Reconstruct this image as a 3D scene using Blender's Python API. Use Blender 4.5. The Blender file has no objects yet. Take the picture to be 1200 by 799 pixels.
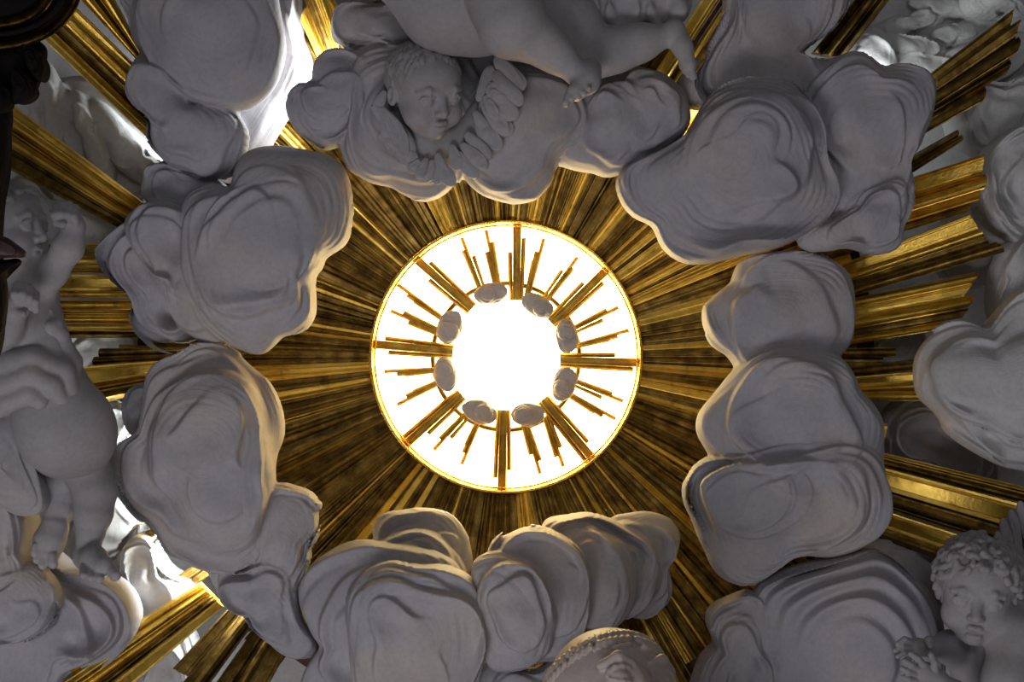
import bpy, math, random
import numpy as np
from mathutils import Vector, Matrix

# ------------------------------------------------------------------ camera, light, exposure
scene = bpy.context.scene
COL = scene.collection
FPX, DIST, ZC = 2000.0, 8.0, 6.0            # focal length in pixels of a 1200 x 799 frame, eye height


def P(px, py, Y):
    """pixel direction + depth Y (0 = plane of the great clouds, + = towards the wall) -> point"""
    s = (Y + DIST) / FPX
    return Vector(((px - 600.0) * s, Y, ZC - (py - 399.5) * s))


cam_data = bpy.data.cameras.new('camera')
cam = bpy.data.objects.new('camera', cam_data)
COL.objects.link(cam)
cam.location = (0, -DIST, ZC)
cam.rotation_euler = (math.pi / 2, 0, 0)
cam_data.sensor_width = 36.0
cam_data.lens = 36.0 * FPX / 1200.0
scene.camera = cam

scene.view_settings.view_transform = 'Standard'
scene.view_settings.look = 'None'
scene.view_settings.gamma = 1.0
scene.view_settings.use_curve_mapping = False
scene.view_settings.exposure = 0.0

world = bpy.data.worlds.new('world')
scene.world = world
world.use_nodes = True
bgn = world.node_tree.nodes['Background']
bgn.inputs['Color'].default_value = (0.72, 0.76, 0.86, 1)
bgn.inputs['Strength'].default_value = 0.042


def area(name, loc, target, size, power, color, spread=math.pi, sy=None):
    d = bpy.data.lights.new(name, 'AREA')
    d.shape = 'RECTANGLE' if sy else 'SQUARE'
    d.size = size
    if sy:
        d.size_y = sy
    d.energy = power
    d.color = color
    d.spread = spread
    o = bpy.data.objects.new(name, d)
    COL.objects.link(o)
    o.location = loc
    o.rotation_euler = (Vector(target) - Vector(loc)).to_track_quat('-Z', 'Y').to_euler()
    return o


# daylight of the church windows, low behind the camera
area('nave_daylight', (-2.2, -6.6, ZC - 5.4), (0, 0, ZC - 0.3), 5.0, 275, (0.95, 0.92, 0.99), sy=3.0)
# soft frontal fill added for the saint's face, placed like upper nave windows
area('frontal_fill', (1.5, -10.5, ZC + 3.0), (0, 0, ZC - 0.5), 4.0, 85, (0.93, 0.93, 1.0), sy=2.0)
# daylight of the vault windows hidden behind the clouds; each faces the wall or the side
for nm, px, py, Y, tx, ty, tY, sz, pw in (
        ('hidden_window_light_a', 205, 560, 0.62, 150, 470, 1.3, 0.35, 32),
        ('hidden_window_light_b', 270, 640, 0.60, 215, 740, 1.3, 0.30, 28),
        ('hidden_window_light_c', 394, 106, 0.47, 325, 80, 0.66, 0.22, 20),
        ('hidden_window_light_d', 222, 140, 0.93, 100, 150, 1.15, 0.3, 4),
        ('hidden_window_light_e', 1010, 130, 0.60, 1060, 40, 1.3, 0.35, 3.5),
        ('hidden_window_light_f', 840, 150, 0.50, 800, 90, 0.8, 0.25, 3)):
    area(nm, P(px, py, Y), P(tx, ty, tY), sz, pw, (0.90, 0.96, 1.0))


# ------------------------------------------------------------------ materials
def nmat(name):
    m = bpy.data.materials.new(name)
    m.use_nodes = True
    nt = m.node_tree
    return m, nt, nt.nodes['Principled BSDF']


def ramp(nt, src, stops):
    r = nt.nodes.new('ShaderNodeValToRGB')
    el = r.color_ramp.elements
    while len(el) < len(stops):
        el.new(0.5)
    for e, (p, c) in zip(el, stops):
        e.position = p
        e.color = (*c, 1)
    nt.links.new(src, r.inputs['Fac'])
    return r.outputs['Color']


def noise(nt, scale, detail=4.0, vec=None, rough=0.55, dist=0.0):
    n = nt.nodes.new('ShaderNodeTexNoise')
    n.inputs['Scale'].default_value = scale
    n.inputs['Detail'].default_value = detail
    n.inputs['Roughness'].default_value = rough
    n.inputs['Distortion'].default_value = dist
    if vec is None:
        tc = nt.nodes.new('ShaderNodeNewGeometry')
        vec = tc.outputs['Position']
    nt.links.new(vec, n.inputs['Vector'])
    return n.outputs['Fac']


def bump(nt, src, strength, dist, prev=None):
    b = nt.nodes.new('ShaderNodeBump')
    b.inputs['Strength'].default_value = strength
    b.inputs['Distance'].default_value = dist
    nt.links.new(src, b.inputs['Height'])
    if prev:
        nt.links.new(prev, b.inputs['Normal'])
    return b.outputs['Normal']


def stucco_mat(name, c1, c2, c3, flow=True, rough=0.72):
    m, nt, p = nmat(name)
    a = ramp(nt, noise(nt, 1.7, 4), [(0.32, c2), (0.52, c1), (0.72, c3)])
    fine = ramp(nt, noise(nt, 45, 3), [(0.3, (0.86, 0.86, 0.86)), (0.6, (1, 1, 1))])
    mx = nt.nodes.new('ShaderNodeMix')
    mx.data_type = 'RGBA'
    mx.blend_type = 'MULTIPLY'
    mx.inputs['Factor'].default_value = 0.8
    nt.links.new(a, mx.inputs['A'])
    nt.links.new(fine, mx.inputs['B'])
    nt.links.new(mx.outputs['Result'], p.inputs['Base Color'])
    p.inputs['Roughness'].default_value = rough
    p.inputs['Specular IOR Level'].default_value = 0.25
    nrm = bump(nt, noise(nt, 160, 3), 0.25, 0.004)
    if flow:
        at = nt.nodes.new('ShaderNodeAttribute')
        at.attribute_name = 'flow'
        nrm = bump(nt, noise(nt, 1.0, 3.0, at.outputs['Vector'], 0.6), 0.40, 0.010, nrm)
    nt.links.new(nrm, p.inputs['Normal'])
    return m


def gold_mat(name, lo, hi, dark, wear=(0.36, 0.5), rough=(0.28, 0.5)):
    m, nt, p = nmat(name)
    c = ramp(nt, noise(nt, 14, 6, rough=0.65), [(wear[0], dark), (wear[1], lo), (0.72, hi)])
    nt.links.new(c, p.inputs['Base Color'])
    p.inputs['Metallic'].default_value = 1.0
    r = nt.nodes.new('ShaderNodeMapRange')
    r.inputs['To Min'].default_value = rough[0]
    r.inputs['To Max'].default_value = rough[1]
    nt.links.new(noise(nt, 22, 4), r.inputs['Value'])
    nt.links.new(r.outputs['Result'], p.inputs['Roughness'])
    nt.links.new(bump(nt, noise(nt, 60, 5), 0.35, 0.006), p.inputs['Normal'])
    return m


def plain_mat(name, col, rough=0.6, metal=0.0, bs=0.0):
    m, nt, p = nmat(name)
    c = ramp(nt, noise(nt, 9, 5), [(0.3, tuple(x * 0.7 for x in col)), (0.7, col)])
    nt.links.new(c, p.inputs['Base Color'])
    p.inputs['Roughness'].default_value = rough
    p.inputs['Metallic'].default_value = metal
    if bs:
        nt.links.new(bump(nt, noise(nt, 40, 4), bs, 0.01), p.inputs['Normal'])
    return m


def glow_mat(name, col, strength):
    m, nt, p = nmat(name)
    nt.nodes.remove(p)
    e = nt.nodes.new('ShaderNodeEmission')
    e.inputs['Color'].default_value = (*col, 1)
    e.inputs['Strength'].default_value = strength
    nt.links.new(e.outputs['Emission'], nt.nodes['Material Output'].inputs['Surface'])
    return m


M_CLOUD = stucco_mat('grey_stucco', (0.44, 0.43, 0.445), (0.37, 0.365, 0.385), (0.52, 0.465, 0.43))
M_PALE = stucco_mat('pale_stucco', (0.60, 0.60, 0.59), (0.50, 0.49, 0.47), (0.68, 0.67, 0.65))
M_FIG = stucco_mat('figure_stucco', (0.40, 0.39, 0.40), (0.33, 0.315, 0.31), (0.45, 0.43, 0.41), False, 0.62)
M_HAIR = stucco_mat('hair_stucco', (0.36, 0.35, 0.35), (0.29, 0.275, 0.27), (0.41, 0.39, 0.37), False, 0.65)
M_SAINT = stucco_mat('brown_marble', (0.50, 0.42, 0.37), (0.38, 0.30, 0.26), (0.60, 0.53, 0.48), False, 0.5)
M_WALL = stucco_mat('wall_plaster', (0.52, 0.52, 0.51), (0.42, 0.41, 0.40), (0.58, 0.57, 0.56), False)
M_ROOM = plain_mat('dim_plaster', (0.34, 0.32, 0.30), 0.8)
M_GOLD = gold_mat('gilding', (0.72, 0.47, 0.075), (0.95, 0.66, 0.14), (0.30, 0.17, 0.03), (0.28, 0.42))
M_GOLDW = gold_mat('worn_shaded_gilding', (0.23, 0.145, 0.034), (0.42, 0.29, 0.08), (0.09, 0.05, 0.016), (0.34, 0.52), (0.34, 0.55))  # worn and darkened; mixed per ray to imitate highlight contrast
M_RING = gold_mat('ring_gilding', (0.80, 0.50, 0.10), (0.95, 0.66, 0.18), (0.5, 0.28, 0.05), (0.2, 0.4), (0.2, 0.35))
M_BACK = plain_mat('brown_bole', (0.10, 0.055, 0.02), 0.7)
M_DARK = plain_mat('shaded_dark_bronze', (0.008, 0.006, 0.005), 0.75, 0.0, 0.5)  # dark bronze taken down to near black, its deep shade painted in
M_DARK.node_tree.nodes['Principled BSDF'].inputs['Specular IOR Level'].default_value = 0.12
M_DARKG = gold_mat('shaded_gilding', (0.045, 0.024, 0.006), (0.09, 0.05, 0.012), (0.012, 0.006, 0.003))  # gilding darkened so the rims look shadowed


# ------------------------------------------------------------------ object helpers
def tag(o, label=None, cat=None, group=None, kind=None):
    if label: o['label'] = label
    if cat: o['category'] = cat
    if group: o['group'] = group
    if kind: o['kind'] = kind
    return o


def empty(name, loc, label=None, cat=None, group=None, kind=None):
    o = bpy.data.objects.new(name, None)
    o.empty_display_size = 0.1
    COL.objects.link(o)
    o.location = loc
    return tag(o, label, cat, group, kind)


def obj(name, verts, faces, mat, parent=None, smooth=True, flow=None):
    me = bpy.data.meshes.new(name)
    verts = np.asarray(verts, dtype=np.float64)
    off = Vector((0, 0, 0))
    if parent is not None:
        off = parent.location
    else:
        off = Vector(verts.mean(0))
    vv = verts - np.array(off)
    if isinstance(faces, np.ndarray):
        nf, k = faces.shape
        me.vertices.add(len(vv))
        me.vertices.foreach_set('co', vv.astype(np.float32).ravel())
        me.loops.add(nf * k)
        me.loops.foreach_set('vertex_index', faces.astype(np.int32).ravel())
        me.polygons.add(nf)
        me.polygons.foreach_set('loop_start', np.arange(0, nf * k, k, dtype=np.int32))
        me.update(calc_edges=True)
    else:
        me.from_pydata([tuple(v) for v in vv], [], faces)
    me.validate()
    if smooth:
        me.polygons.foreach_set('use_smooth', np.ones(len(me.polygons), dtype=bool))
    if flow is not None:
        a = me.attributes.new('flow', 'FLOAT_VECTOR', 'POINT')
        a.data.foreach_set('vector', np.asarray(flow, dtype=np.float32).ravel())
    me.materials.append(mat)
    o = bpy.data.objects.new(name, me)
    COL.objects.link(o)
    if parent is not None:
        o.parent = parent
        if parent.parent is not None or parent.type == 'MESH':
            pass
    else:
        o.location = off
    return o


def subobj(name, verts, faces, mat, part, root, **kw):
    """a sub-part: child of a part whose own origin is the root's"""
    o = obj(name, verts, faces, mat, root, **kw)
    o.parent = part
    return o


class Waves:
    """cheap smooth noise: a sum of plane waves"""
    def __init__(self, seed, n=14, f0=1.0, f1=3.0):
        r = np.random.RandomState(seed)
        d = r.normal(size=(n, 3))
        d /= np.linalg.norm(d, axis=1)[:, None]
        self.k = d * r.uniform(f0, f1, n)[:, None] * 2 * math.pi
        self.p = r.uniform(0, 6.28, n)
        self.a = math.sqrt(2.0 / n)

    def __call__(self, x, y, z):
        s = 0
        for (a, b, c), p in zip(self.k, self.p):
            s = s + np.sin(a * x + b * y + c * z + p)
        return s * self.a


def sstep(a, b, x):
    t = np.clip((x - a) / (b - a), 0, 1)
    return t * t * (3 - 2 * t)


def closed_curve(pts, n):
    """closed Catmull-Rom through pts, resampled to n points of even spacing"""
    p = np.asarray(pts, float)
    m = len(p)
    out = []
    ts = np.linspace(0, 1, 12, endpoint=False)[:, None]
    for i in range(m):
        a, b, c, d = p[(i - 1) % m], p[i], p[(i + 1) % m], p[(i + 2) % m]
        out.append(0.5 * ((2 * b) + (-a + c) * ts + (2 * a - 5 * b + 4 * c - d) * ts ** 2 + (-a + 3 * b - 3 * c + d) * ts ** 3))
    q = np.concatenate(out)
    q2 = np.vstack([q, q[:1]])
    s = np.concatenate([[0], np.cumsum(np.linalg.norm(np.diff(q2, axis=0), axis=1))])
    u = np.linspace(0, s[-1], n, endpoint=False)
    return np.stack([np.interp(u, s, q2[:, 0]), np.interp(u, s, q2[:, 1])], 1), s[-1]


SEED = [100]


def billow(parent, pts, Y0, H=None, B=None, c=None, nr=4, amp=1.0, swirl=0, flat=0.88, tilt=(0, 0),
           mat=None, name='billow', rings=50, part=None, wob=0.9):
    """one lobe of a stucco cloud: a closed pillow whose outline is pts (pixels at depth Y0),
    bulging H metres towards the church and B metres towards the wall, with wavy terraces that
    follow its edge"""
    SEED[0] += 1
    seed = SEED[0]
    p = np.asarray(pts, float)
    _, per = closed_curve(p, 16)
    n = int(min(230, max(48, per / 2.3)))
    o, per = closed_curve(p, n)
    if o[:, 0].dot(np.roll(o[:, 1], -1)) - o[:, 1].dot(np.roll(o[:, 0], -1)) < 0:
        o = o[::-1]
    area_ = 0.5 * abs(o[:, 0].dot(np.roll(o[:, 1], -1)) - o[:, 1].dot(np.roll(o[:, 0], -1)))
    size = math.sqrt(area_) * 0.004
    if H is None: H = 0.34 * size
    if B is None: B = 0.30 * size
    if c is None:
        cr = o[:, 0] * np.roll(o[:, 1], -1) - o[:, 1] * np.roll(o[:, 0], -1)
        c = ((o[:, 0] + np.roll(o[:, 0], -1)) * cr).sum() / (3 * cr.sum()), ((o[:, 1] + np.roll(o[:, 1], -1)) * cr).sum() / (3 * cr.sum())
    s = (Y0 + DIST) / FPX
    ox, oz = (o[:, 0] - 600) * s, ZC - (o[:, 1] - 399.5) * s
    cx, cz = (c[0] - 600) * s, ZC - (c[1] - 399.5) * s
    dx, dz = ox - cx, oz - cz
    R = np.sqrt(dx * dx + dz * dz)
    th = np.arange(n) / n
    nf, nb = rings, 9
    u = np.concatenate([np.linspace(0, 1, nf + 1)[1:] ** 0.78 * (math.pi / 2), math.pi / 2 + np.linspace(0, 1, nb + 1)[1:-1] * (math.pi / 2)])
    t = np.sin(u)
    cu = np.cos(u)
    dep = np.where(cu >= 0, -H * np.abs(cu) ** flat, B * np.abs(cu) ** 0.8)
    T, TH = np.meshgrid(t, th, indexing='ij')
    U = np.broadcast_to(u[:, None], T.shape)
    # towards the middle the rings forget the small scallops of the outline
    fz = np.fft.fft(dx + 1j * dz)
    fz[4:-3] = 0
    lo = np.fft.ifft(fz)
    mixk = T ** 2.5
    X = cx + T * (lo.real[None] + (dx - lo.real)[None] * mixk)
    Z = cz + T * (lo.imag[None] + (dz - lo.imag)[None] * mixk)
    Yv = Y0 + np.broadcast_to(dep[:, None], T.shape) + 0 * X
    Yv = Yv + tilt[0] * (X - cx) + tilt[1] * (Z - cz)
    w1 = Waves(seed, 12, 0.5 / size, 1.5 / size)
    w2 = Waves(seed + 1000, 12, 0.8 / size, 2.2 / size)
    w3 = Waves(seed + 2000, 10, 1.2 / size, 3.2 / size)
    g = U / (math.pi / 2)
    wn = w1(X, Yv * 0, Z)
    A = amp * (0.011 + 0.027 * size)
    rg = random.Random(seed)
    ca, sa = np.cos(TH * 2 * math.pi), np.sin(TH * 2 * math.pi)
    mod = np.clip(0.62 + 0.6 * w2(X + 5, Yv * 0, Z), 0.10, 1.4)
    disp = 0 * X
    if swirl:
        phi = 0.8 * nr * g ** 1.2 + swirl * TH + 0.35 * wn
        x = phi - np.floor(phi)
        disp = disp + 0.8 * A * sstep(0.1, 0.45, g) * (1 - 0.5 * sstep(0.92, 1.15, g)) * mod * (sstep(0, 0.66, x) * (1 - sstep(0.72, 1.0, x)) - 0.45)
    else:
        for k in range(nr):
            gk = 0.42 + 0.56 * (k + rg.uniform(0.1, 0.9)) / nr
            wv = Waves(seed * 7 + k, 5, 0.16, 0.6)
            amp_k = rg.uniform(0.45, 1.15) * np.clip(0.55 + 0.75 * wv(ca + k, sa, 0 * ca), 0, 1.3)
            gw = g - gk - 0.075 * wob * wv(ca, sa + 3, 0 * ca + 1) - 0.035 * wn
            wd = rg.uniform(0.10, 0.2)
            led = np.where(gw < 0, np.exp(-(gw / wd) ** 2), 1 - sstep(0, rg.uniform(0.035, 0.07), gw))
            disp = disp + A * amp_k * (led - 0.25) * np.clip(1.7 - g, 0, 1) * (0.5 + 0.5 * mod)
        phi2 = nr * 2.2 * g ** 1.1 + 0.5 * wn
        disp = disp + 0.20 * A * sstep(0.1, 0.5, g) * np.clip(1.5 - g, 0, 1) * (np.abs(np.sin(math.pi * phi2)) - 0.6) * np.clip(0.2 + w3(X, Yv * 0 + 7, Z), 0, 1.2)
    disp = disp + 0.028 * size * w1(X, Yv * 0 + 2.0, Z) * np.clip(1 - 0.7 * g, 0, 1)
    # approximate normal: front near the middle, outward at the rim
    sr = np.sin(U)
    X = X + disp * sr * dx[None] / R[None] * 0.8
    Z = Z + disp * sr * dz[None] / R[None] * 0.8
    Yv = Yv - disp * np.where(cu[:, None] >= 0, 0.35 + 0.65 * cu[:, None], 0.35 * np.abs(np.sin(U)))
    verts = np.stack([X, Yv, Z], -1).reshape(-1, 3)
    nrw = len(u)
    fc = 1.1 * sstep(0, 0.45, g)
    fl = np.stack([np.cos(TH * 2 * math.pi) * fc + wn * 0.3, np.sin(TH * 2 * math.pi) * fc, g * (9 + 14 * size) + 1.5 * wn + seed], -1).reshape(-1, 3)
    dsp0 = 0.028 * size * float(w1(np.array(cx), np.array(2.0), np.array(cz)))
    verts = np.vstack([verts, [[cx, Y0 - H - dsp0, cz], [cx, Y0 + B, cz]]])
    fl = np.vstack([fl, [[0, 0, seed], [0, 0, seed]]])
    i0, i1 = len(verts) - 2, len(verts) - 1
    a = np.arange(n)
    b = (a + 1) % n
    q = []
    for k in range(nrw - 1):
        q.append(np.stack([k * n + a, k * n + b, (k + 1) * n + b, (k + 1) * n + a], 1))
    faces = np.concatenate(q)
    last = (nrw - 1) * n
    return obj_tf(name, verts, faces, np.array([(i0, b_, a_) for a_, b_ in zip(a, b)] + [(i1, last + a_, last + b_) for a_, b_ in zip(a, b)]), mat or M_CLOUD, parent, fl, part)


def obj_tf(name, verts, quads, tris, mat, parent, flow=None, part=None):
    """mesh of quads and triangles, outward normals, fast path"""
    off = parent.location if parent is not None else Vector(np.asarray(verts).mean(0))
    vv = np.asarray(verts) - np.array(off)
    me = bpy.data.meshes.new(name)
    me.vertices.add(len(vv))
    me.vertices.foreach_set('co', vv.astype(np.float32).ravel())
    nq, nt_ = len(quads), len(tris)
    me.loops.add(nq * 4 + nt_ * 3)
    # reverse so that fronts look at the church
    me.loops.foreach_set('vertex_index', np.concatenate([quads[:, ::-1].ravel(), tris[:, ::-1].ravel()]).astype(np.int32))
    me.polygons.add(nq + nt_)
    me.polygons.foreach_set('loop_start', np.concatenate([np.arange(nq) * 4, nq * 4 + np.arange(nt_) * 3]).astype(np.int32))
    me.update(calc_edges=True)
    me.validate()
    me.polygons.foreach_set('use_smooth', np.ones(nq + nt_, dtype=bool))
    if flow is not None:
        at = me.attributes.new('flow', 'FLOAT_VECTOR', 'POINT')
        at.data.foreach_set('vector', np.asarray(flow, dtype=np.float32).ravel())
    me.materials.append(mat)
    o = bpy.data.objects.new(name, me)
    COL.objects.link(o)
    if parent is not None:
        o.parent = part or parent
    else:
        o.location = off
    return o


# ------------------------------------------------------------------ smooth blended solids meshed by surface nets
def coarsen_back(v, q, cell):
    """triangles; the side turned to the wall, and what lies outside the view, keeps only a coarse net of vertices"""
    t = np.concatenate([q[:, [0, 1, 2]], q[:, [0, 2, 3]]])
    fn = np.cross(v[t[:, 1]] - v[t[:, 0]], v[t[:, 2]] - v[t[:, 0]])
    n = np.zeros_like(v)
    for i in range(3):
        for j in range(3):
            n[:, j] += np.bincount(t[:, i], fn[:, j], len(v))
    n /= np.maximum(np.linalg.norm(n, axis=1), 1e-12)[:, None]
    sx, sz = v[:, 0] / (v[:, 1] + DIST) * FPX, (v[:, 2] - ZC) / (v[:, 1] + DIST) * FPX
    back = (n[:, 1] > 0.3) | (np.abs(sx) > 640) | (np.abs(sz) > 440)
    key = np.floor(v / cell).astype(np.int64)
    key -= key.min(0)
    m = key.max(0) + 1
    flat = (key[:, 0] * m[1] + key[:, 1]) * m[2] + key[:, 2]
    flat = np.where(back, flat, flat.max() + 1 + np.arange(len(v)))
    u, inv = np.unique(flat, return_inverse=True)
    inv = inv.ravel()
    cnt = np.bincount(inv)
    nv = np.stack([np.bincount(inv, v[:, i]) / cnt for i in range(3)], 1)
    t = inv[t]
    t = t[(t[:, 0] != t[:, 1]) & (t[:, 1] != t[:, 2]) & (t[:, 0] != t[:, 2])]
    _, first = np.unique(np.sort(t, 1), axis=0, return_index=True)
    return nv, t[np.sort(first)]


class Field:
    def __init__(self, lo, hi, res):
        self.lo = np.array(lo, float)
        self.res = res
        self.n = np.maximum(np.ceil((np.array(hi, float) - self.lo) / res).astype(int) + 1, 4)
        self.v = np.full(self.n, 1.0, dtype=np.float32)
        self.ax = [self.lo[i] + np.arange(self.n[i]) * res for i in range(3)]

    def _win(self, lo, hi, m):
        s = []
        for i in range(3):
            a = int(max(0, math.floor((lo[i] - m - self.lo[i]) / self.res)))
            b = int(min(self.n[i], math.ceil((hi[i] + m - self.lo[i]) / self.res) + 1))
            if b - a < 1: return None
            s.append(slice(a, b))
        g = np.meshgrid(*[self.ax[i][s[i]] for i in range(3)], indexing='ij', sparse=True)
        return tuple(s), g

    def _put(self, s, d, k, sub):
        a = self.v[s]
        if sub:
            d = -d
            h = np.maximum(k - np.abs(a - d), 0) / k
            self.v[s] = np.maximum(a, d) + h * h * k * 0.25
        else:
            h = np.maximum(k - np.abs(a - d), 0) / k
            self.v[s] = np.minimum(a, d) - h * h * k * 0.25

    def cone(self, a, b, ra, rb, k=0.02, sub=False):
        a, b = np.array(a, float), np.array(b, float)
        rm = max(ra, rb)
        w = self._win(np.minimum(a, b) - rm, np.maximum(a, b) + rm, k + 3 * self.res)
        if w is None: return
        s, (X, Y, Z) = w
        ab = b - a
        L2 = max(ab.dot(ab), 1e-9)
        t = np.clip(((X - a[0]) * ab[0] + (Y - a[1]) * ab[1] + (Z - a[2]) * ab[2]) / L2, 0, 1)
        d = np.sqrt((X - a[0] - t * ab[0]) ** 2 + (Y - a[1] - t * ab[1]) ** 2 + (Z - a[2] - t * ab[2]) ** 2) - (ra + (rb - ra) * t)
        self._put(s, d.astype(np.float32), k, sub)

    def ball(self, c, r, k=0.02, R=None, sub=False):
        c = np.array(c, float)
        r = np.array([r] * 3 if np.isscalar(r) else r, float)
        rm = r.max()
        w = self._win(c - rm, c + rm, k + 3 * self.res)
        if w is None: return
        s, (X, Y, Z) = w
        x, y, z = X - c[0], Y - c[1], Z - c[2]
        if R is not None:
            x, y, z = (R[0][0] * x + R[0][1] * y + R[0][2] * z, R[1][0] * x + R[1][1] * y + R[1][2] * z, R[2][0] * x + R[2][1] * y + R[2][2] * z)
        k0 = np.sqrt((x / r[0]) ** 2 + (y / r[1]) ** 2 + (z / r[2]) ** 2)
        k1 = np.sqrt((x / r[0] ** 2) ** 2 + (y / r[1] ** 2) ** 2 + (z / r[2] ** 2) ** 2)
        d = k0 * (k0 - 1) / np.maximum(k1, 1e-6)
        self._put(s, d.astype(np.float32), k, sub)

    def chain(self, pts, k=0.03, sub=False):
        for (a, ra), (b, rb) in zip(pts[:-1], pts[1:]):
            self.cone(a, b, ra, rb, k, sub)

    def mesh(self, lod=2.6):
        v = self.v
        v[0] = v[-1] = 1; v[:, 0] = v[:, -1] = 1; v[:, :, 0] = v[:, :, -1] = 1
        ins = v < 0
        n = np.array(v.shape)
        cnt = np.zeros(n - 1, np.float32)
        acc = np.zeros((3,) + tuple(n - 1), np.float32)
        corner = lambda dx, dy, dz: (slice(dx, n[0] - 1 + dx), slice(dy, n[1] - 1 + dy), slice(dz, n[2] - 1 + dz))
        edges = []
        for d in range(3):
            o1, o2 = [i for i in range(3) if i != d]
            for p in (0, 1):
                for q in (0, 1):
                    a = [0, 0, 0]; a[o1] = p; a[o2] = q
                    b = list(a); b[d] = 1
                    edges.append((a, b, d))
        cs = None
        for a, b, d in edges:
            ia, ib = ins[corner(*a)], ins[corner(*b)]
            m = ia != ib
            idx = np.nonzero(m)
            va, vb = v[corner(*a)][idx], v[corner(*b)][idx]
            t = va / (va - vb)
            cnt[idx] += 1
            for i in range(3):
                acc[i][idx] += a[i] + (t if i == d else 0)
        act = np.nonzero(cnt > 0)
        ids = np.full(cnt.shape, -1, np.int64)
        ids[act] = np.arange(len(act[0]))
        c = cnt[act]
        verts = np.stack([self.lo[i] + (act[i] + acc[i][act] / c) * self.res for i in range(3)], 1)
        faces = []
        for d in range(3):
            o1, o2 = (d + 1) % 3, (d + 2) % 3
            sa = [slice(1, n[i] - 1) for i in range(3)]
            sa[d] = slice(0, n[d] - 1)
            sb = list(sa); sb[d] = slice(1, n[d])
            A, B = ins[tuple(sa)], ins[tuple(sb)]
            for m, flip in ((A & ~B, False), (~A & B, True)):
                idx = np.nonzero(m)
                base = [idx[i] + (0 if i == d else 1) for i in range(3)]
                q = []
                for (p, r) in ((-1, -1), (0, -1), (0, 0), (-1, 0)):
                    e = list(base); e[o1] = e[o1] + p; e[o2] = e[o2] + r
                    q.append(ids[tuple(e)])
                f = np.stack(q, 1)
                faces.append(f[:, ::-1] if flip else f)
        return coarsen_back(verts, np.concatenate(faces), self.res * lod)


def polar_cloud(label, lobes, group=None, mat=None, name='stucco_cloud', base=0.0):
    """lobes: list of dicts for billow(); the Empty sits at the foot of the cloud"""
    allp = np.concatenate([np.asarray(l['pts'], float) for l in lobes])
    Yb = max(l['Y0'] for l in lobes)
    root = empty(name, P(allp[:, 0].mean(), allp[:, 1].max(), Yb), label, 'cloud', group)
    for l in lobes:
        l = dict(l)
        if mat is not None: l.setdefault('mat', mat)
        billow(root, l.pop('pts'), l.pop('Y0'), **l)
    return root


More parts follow.
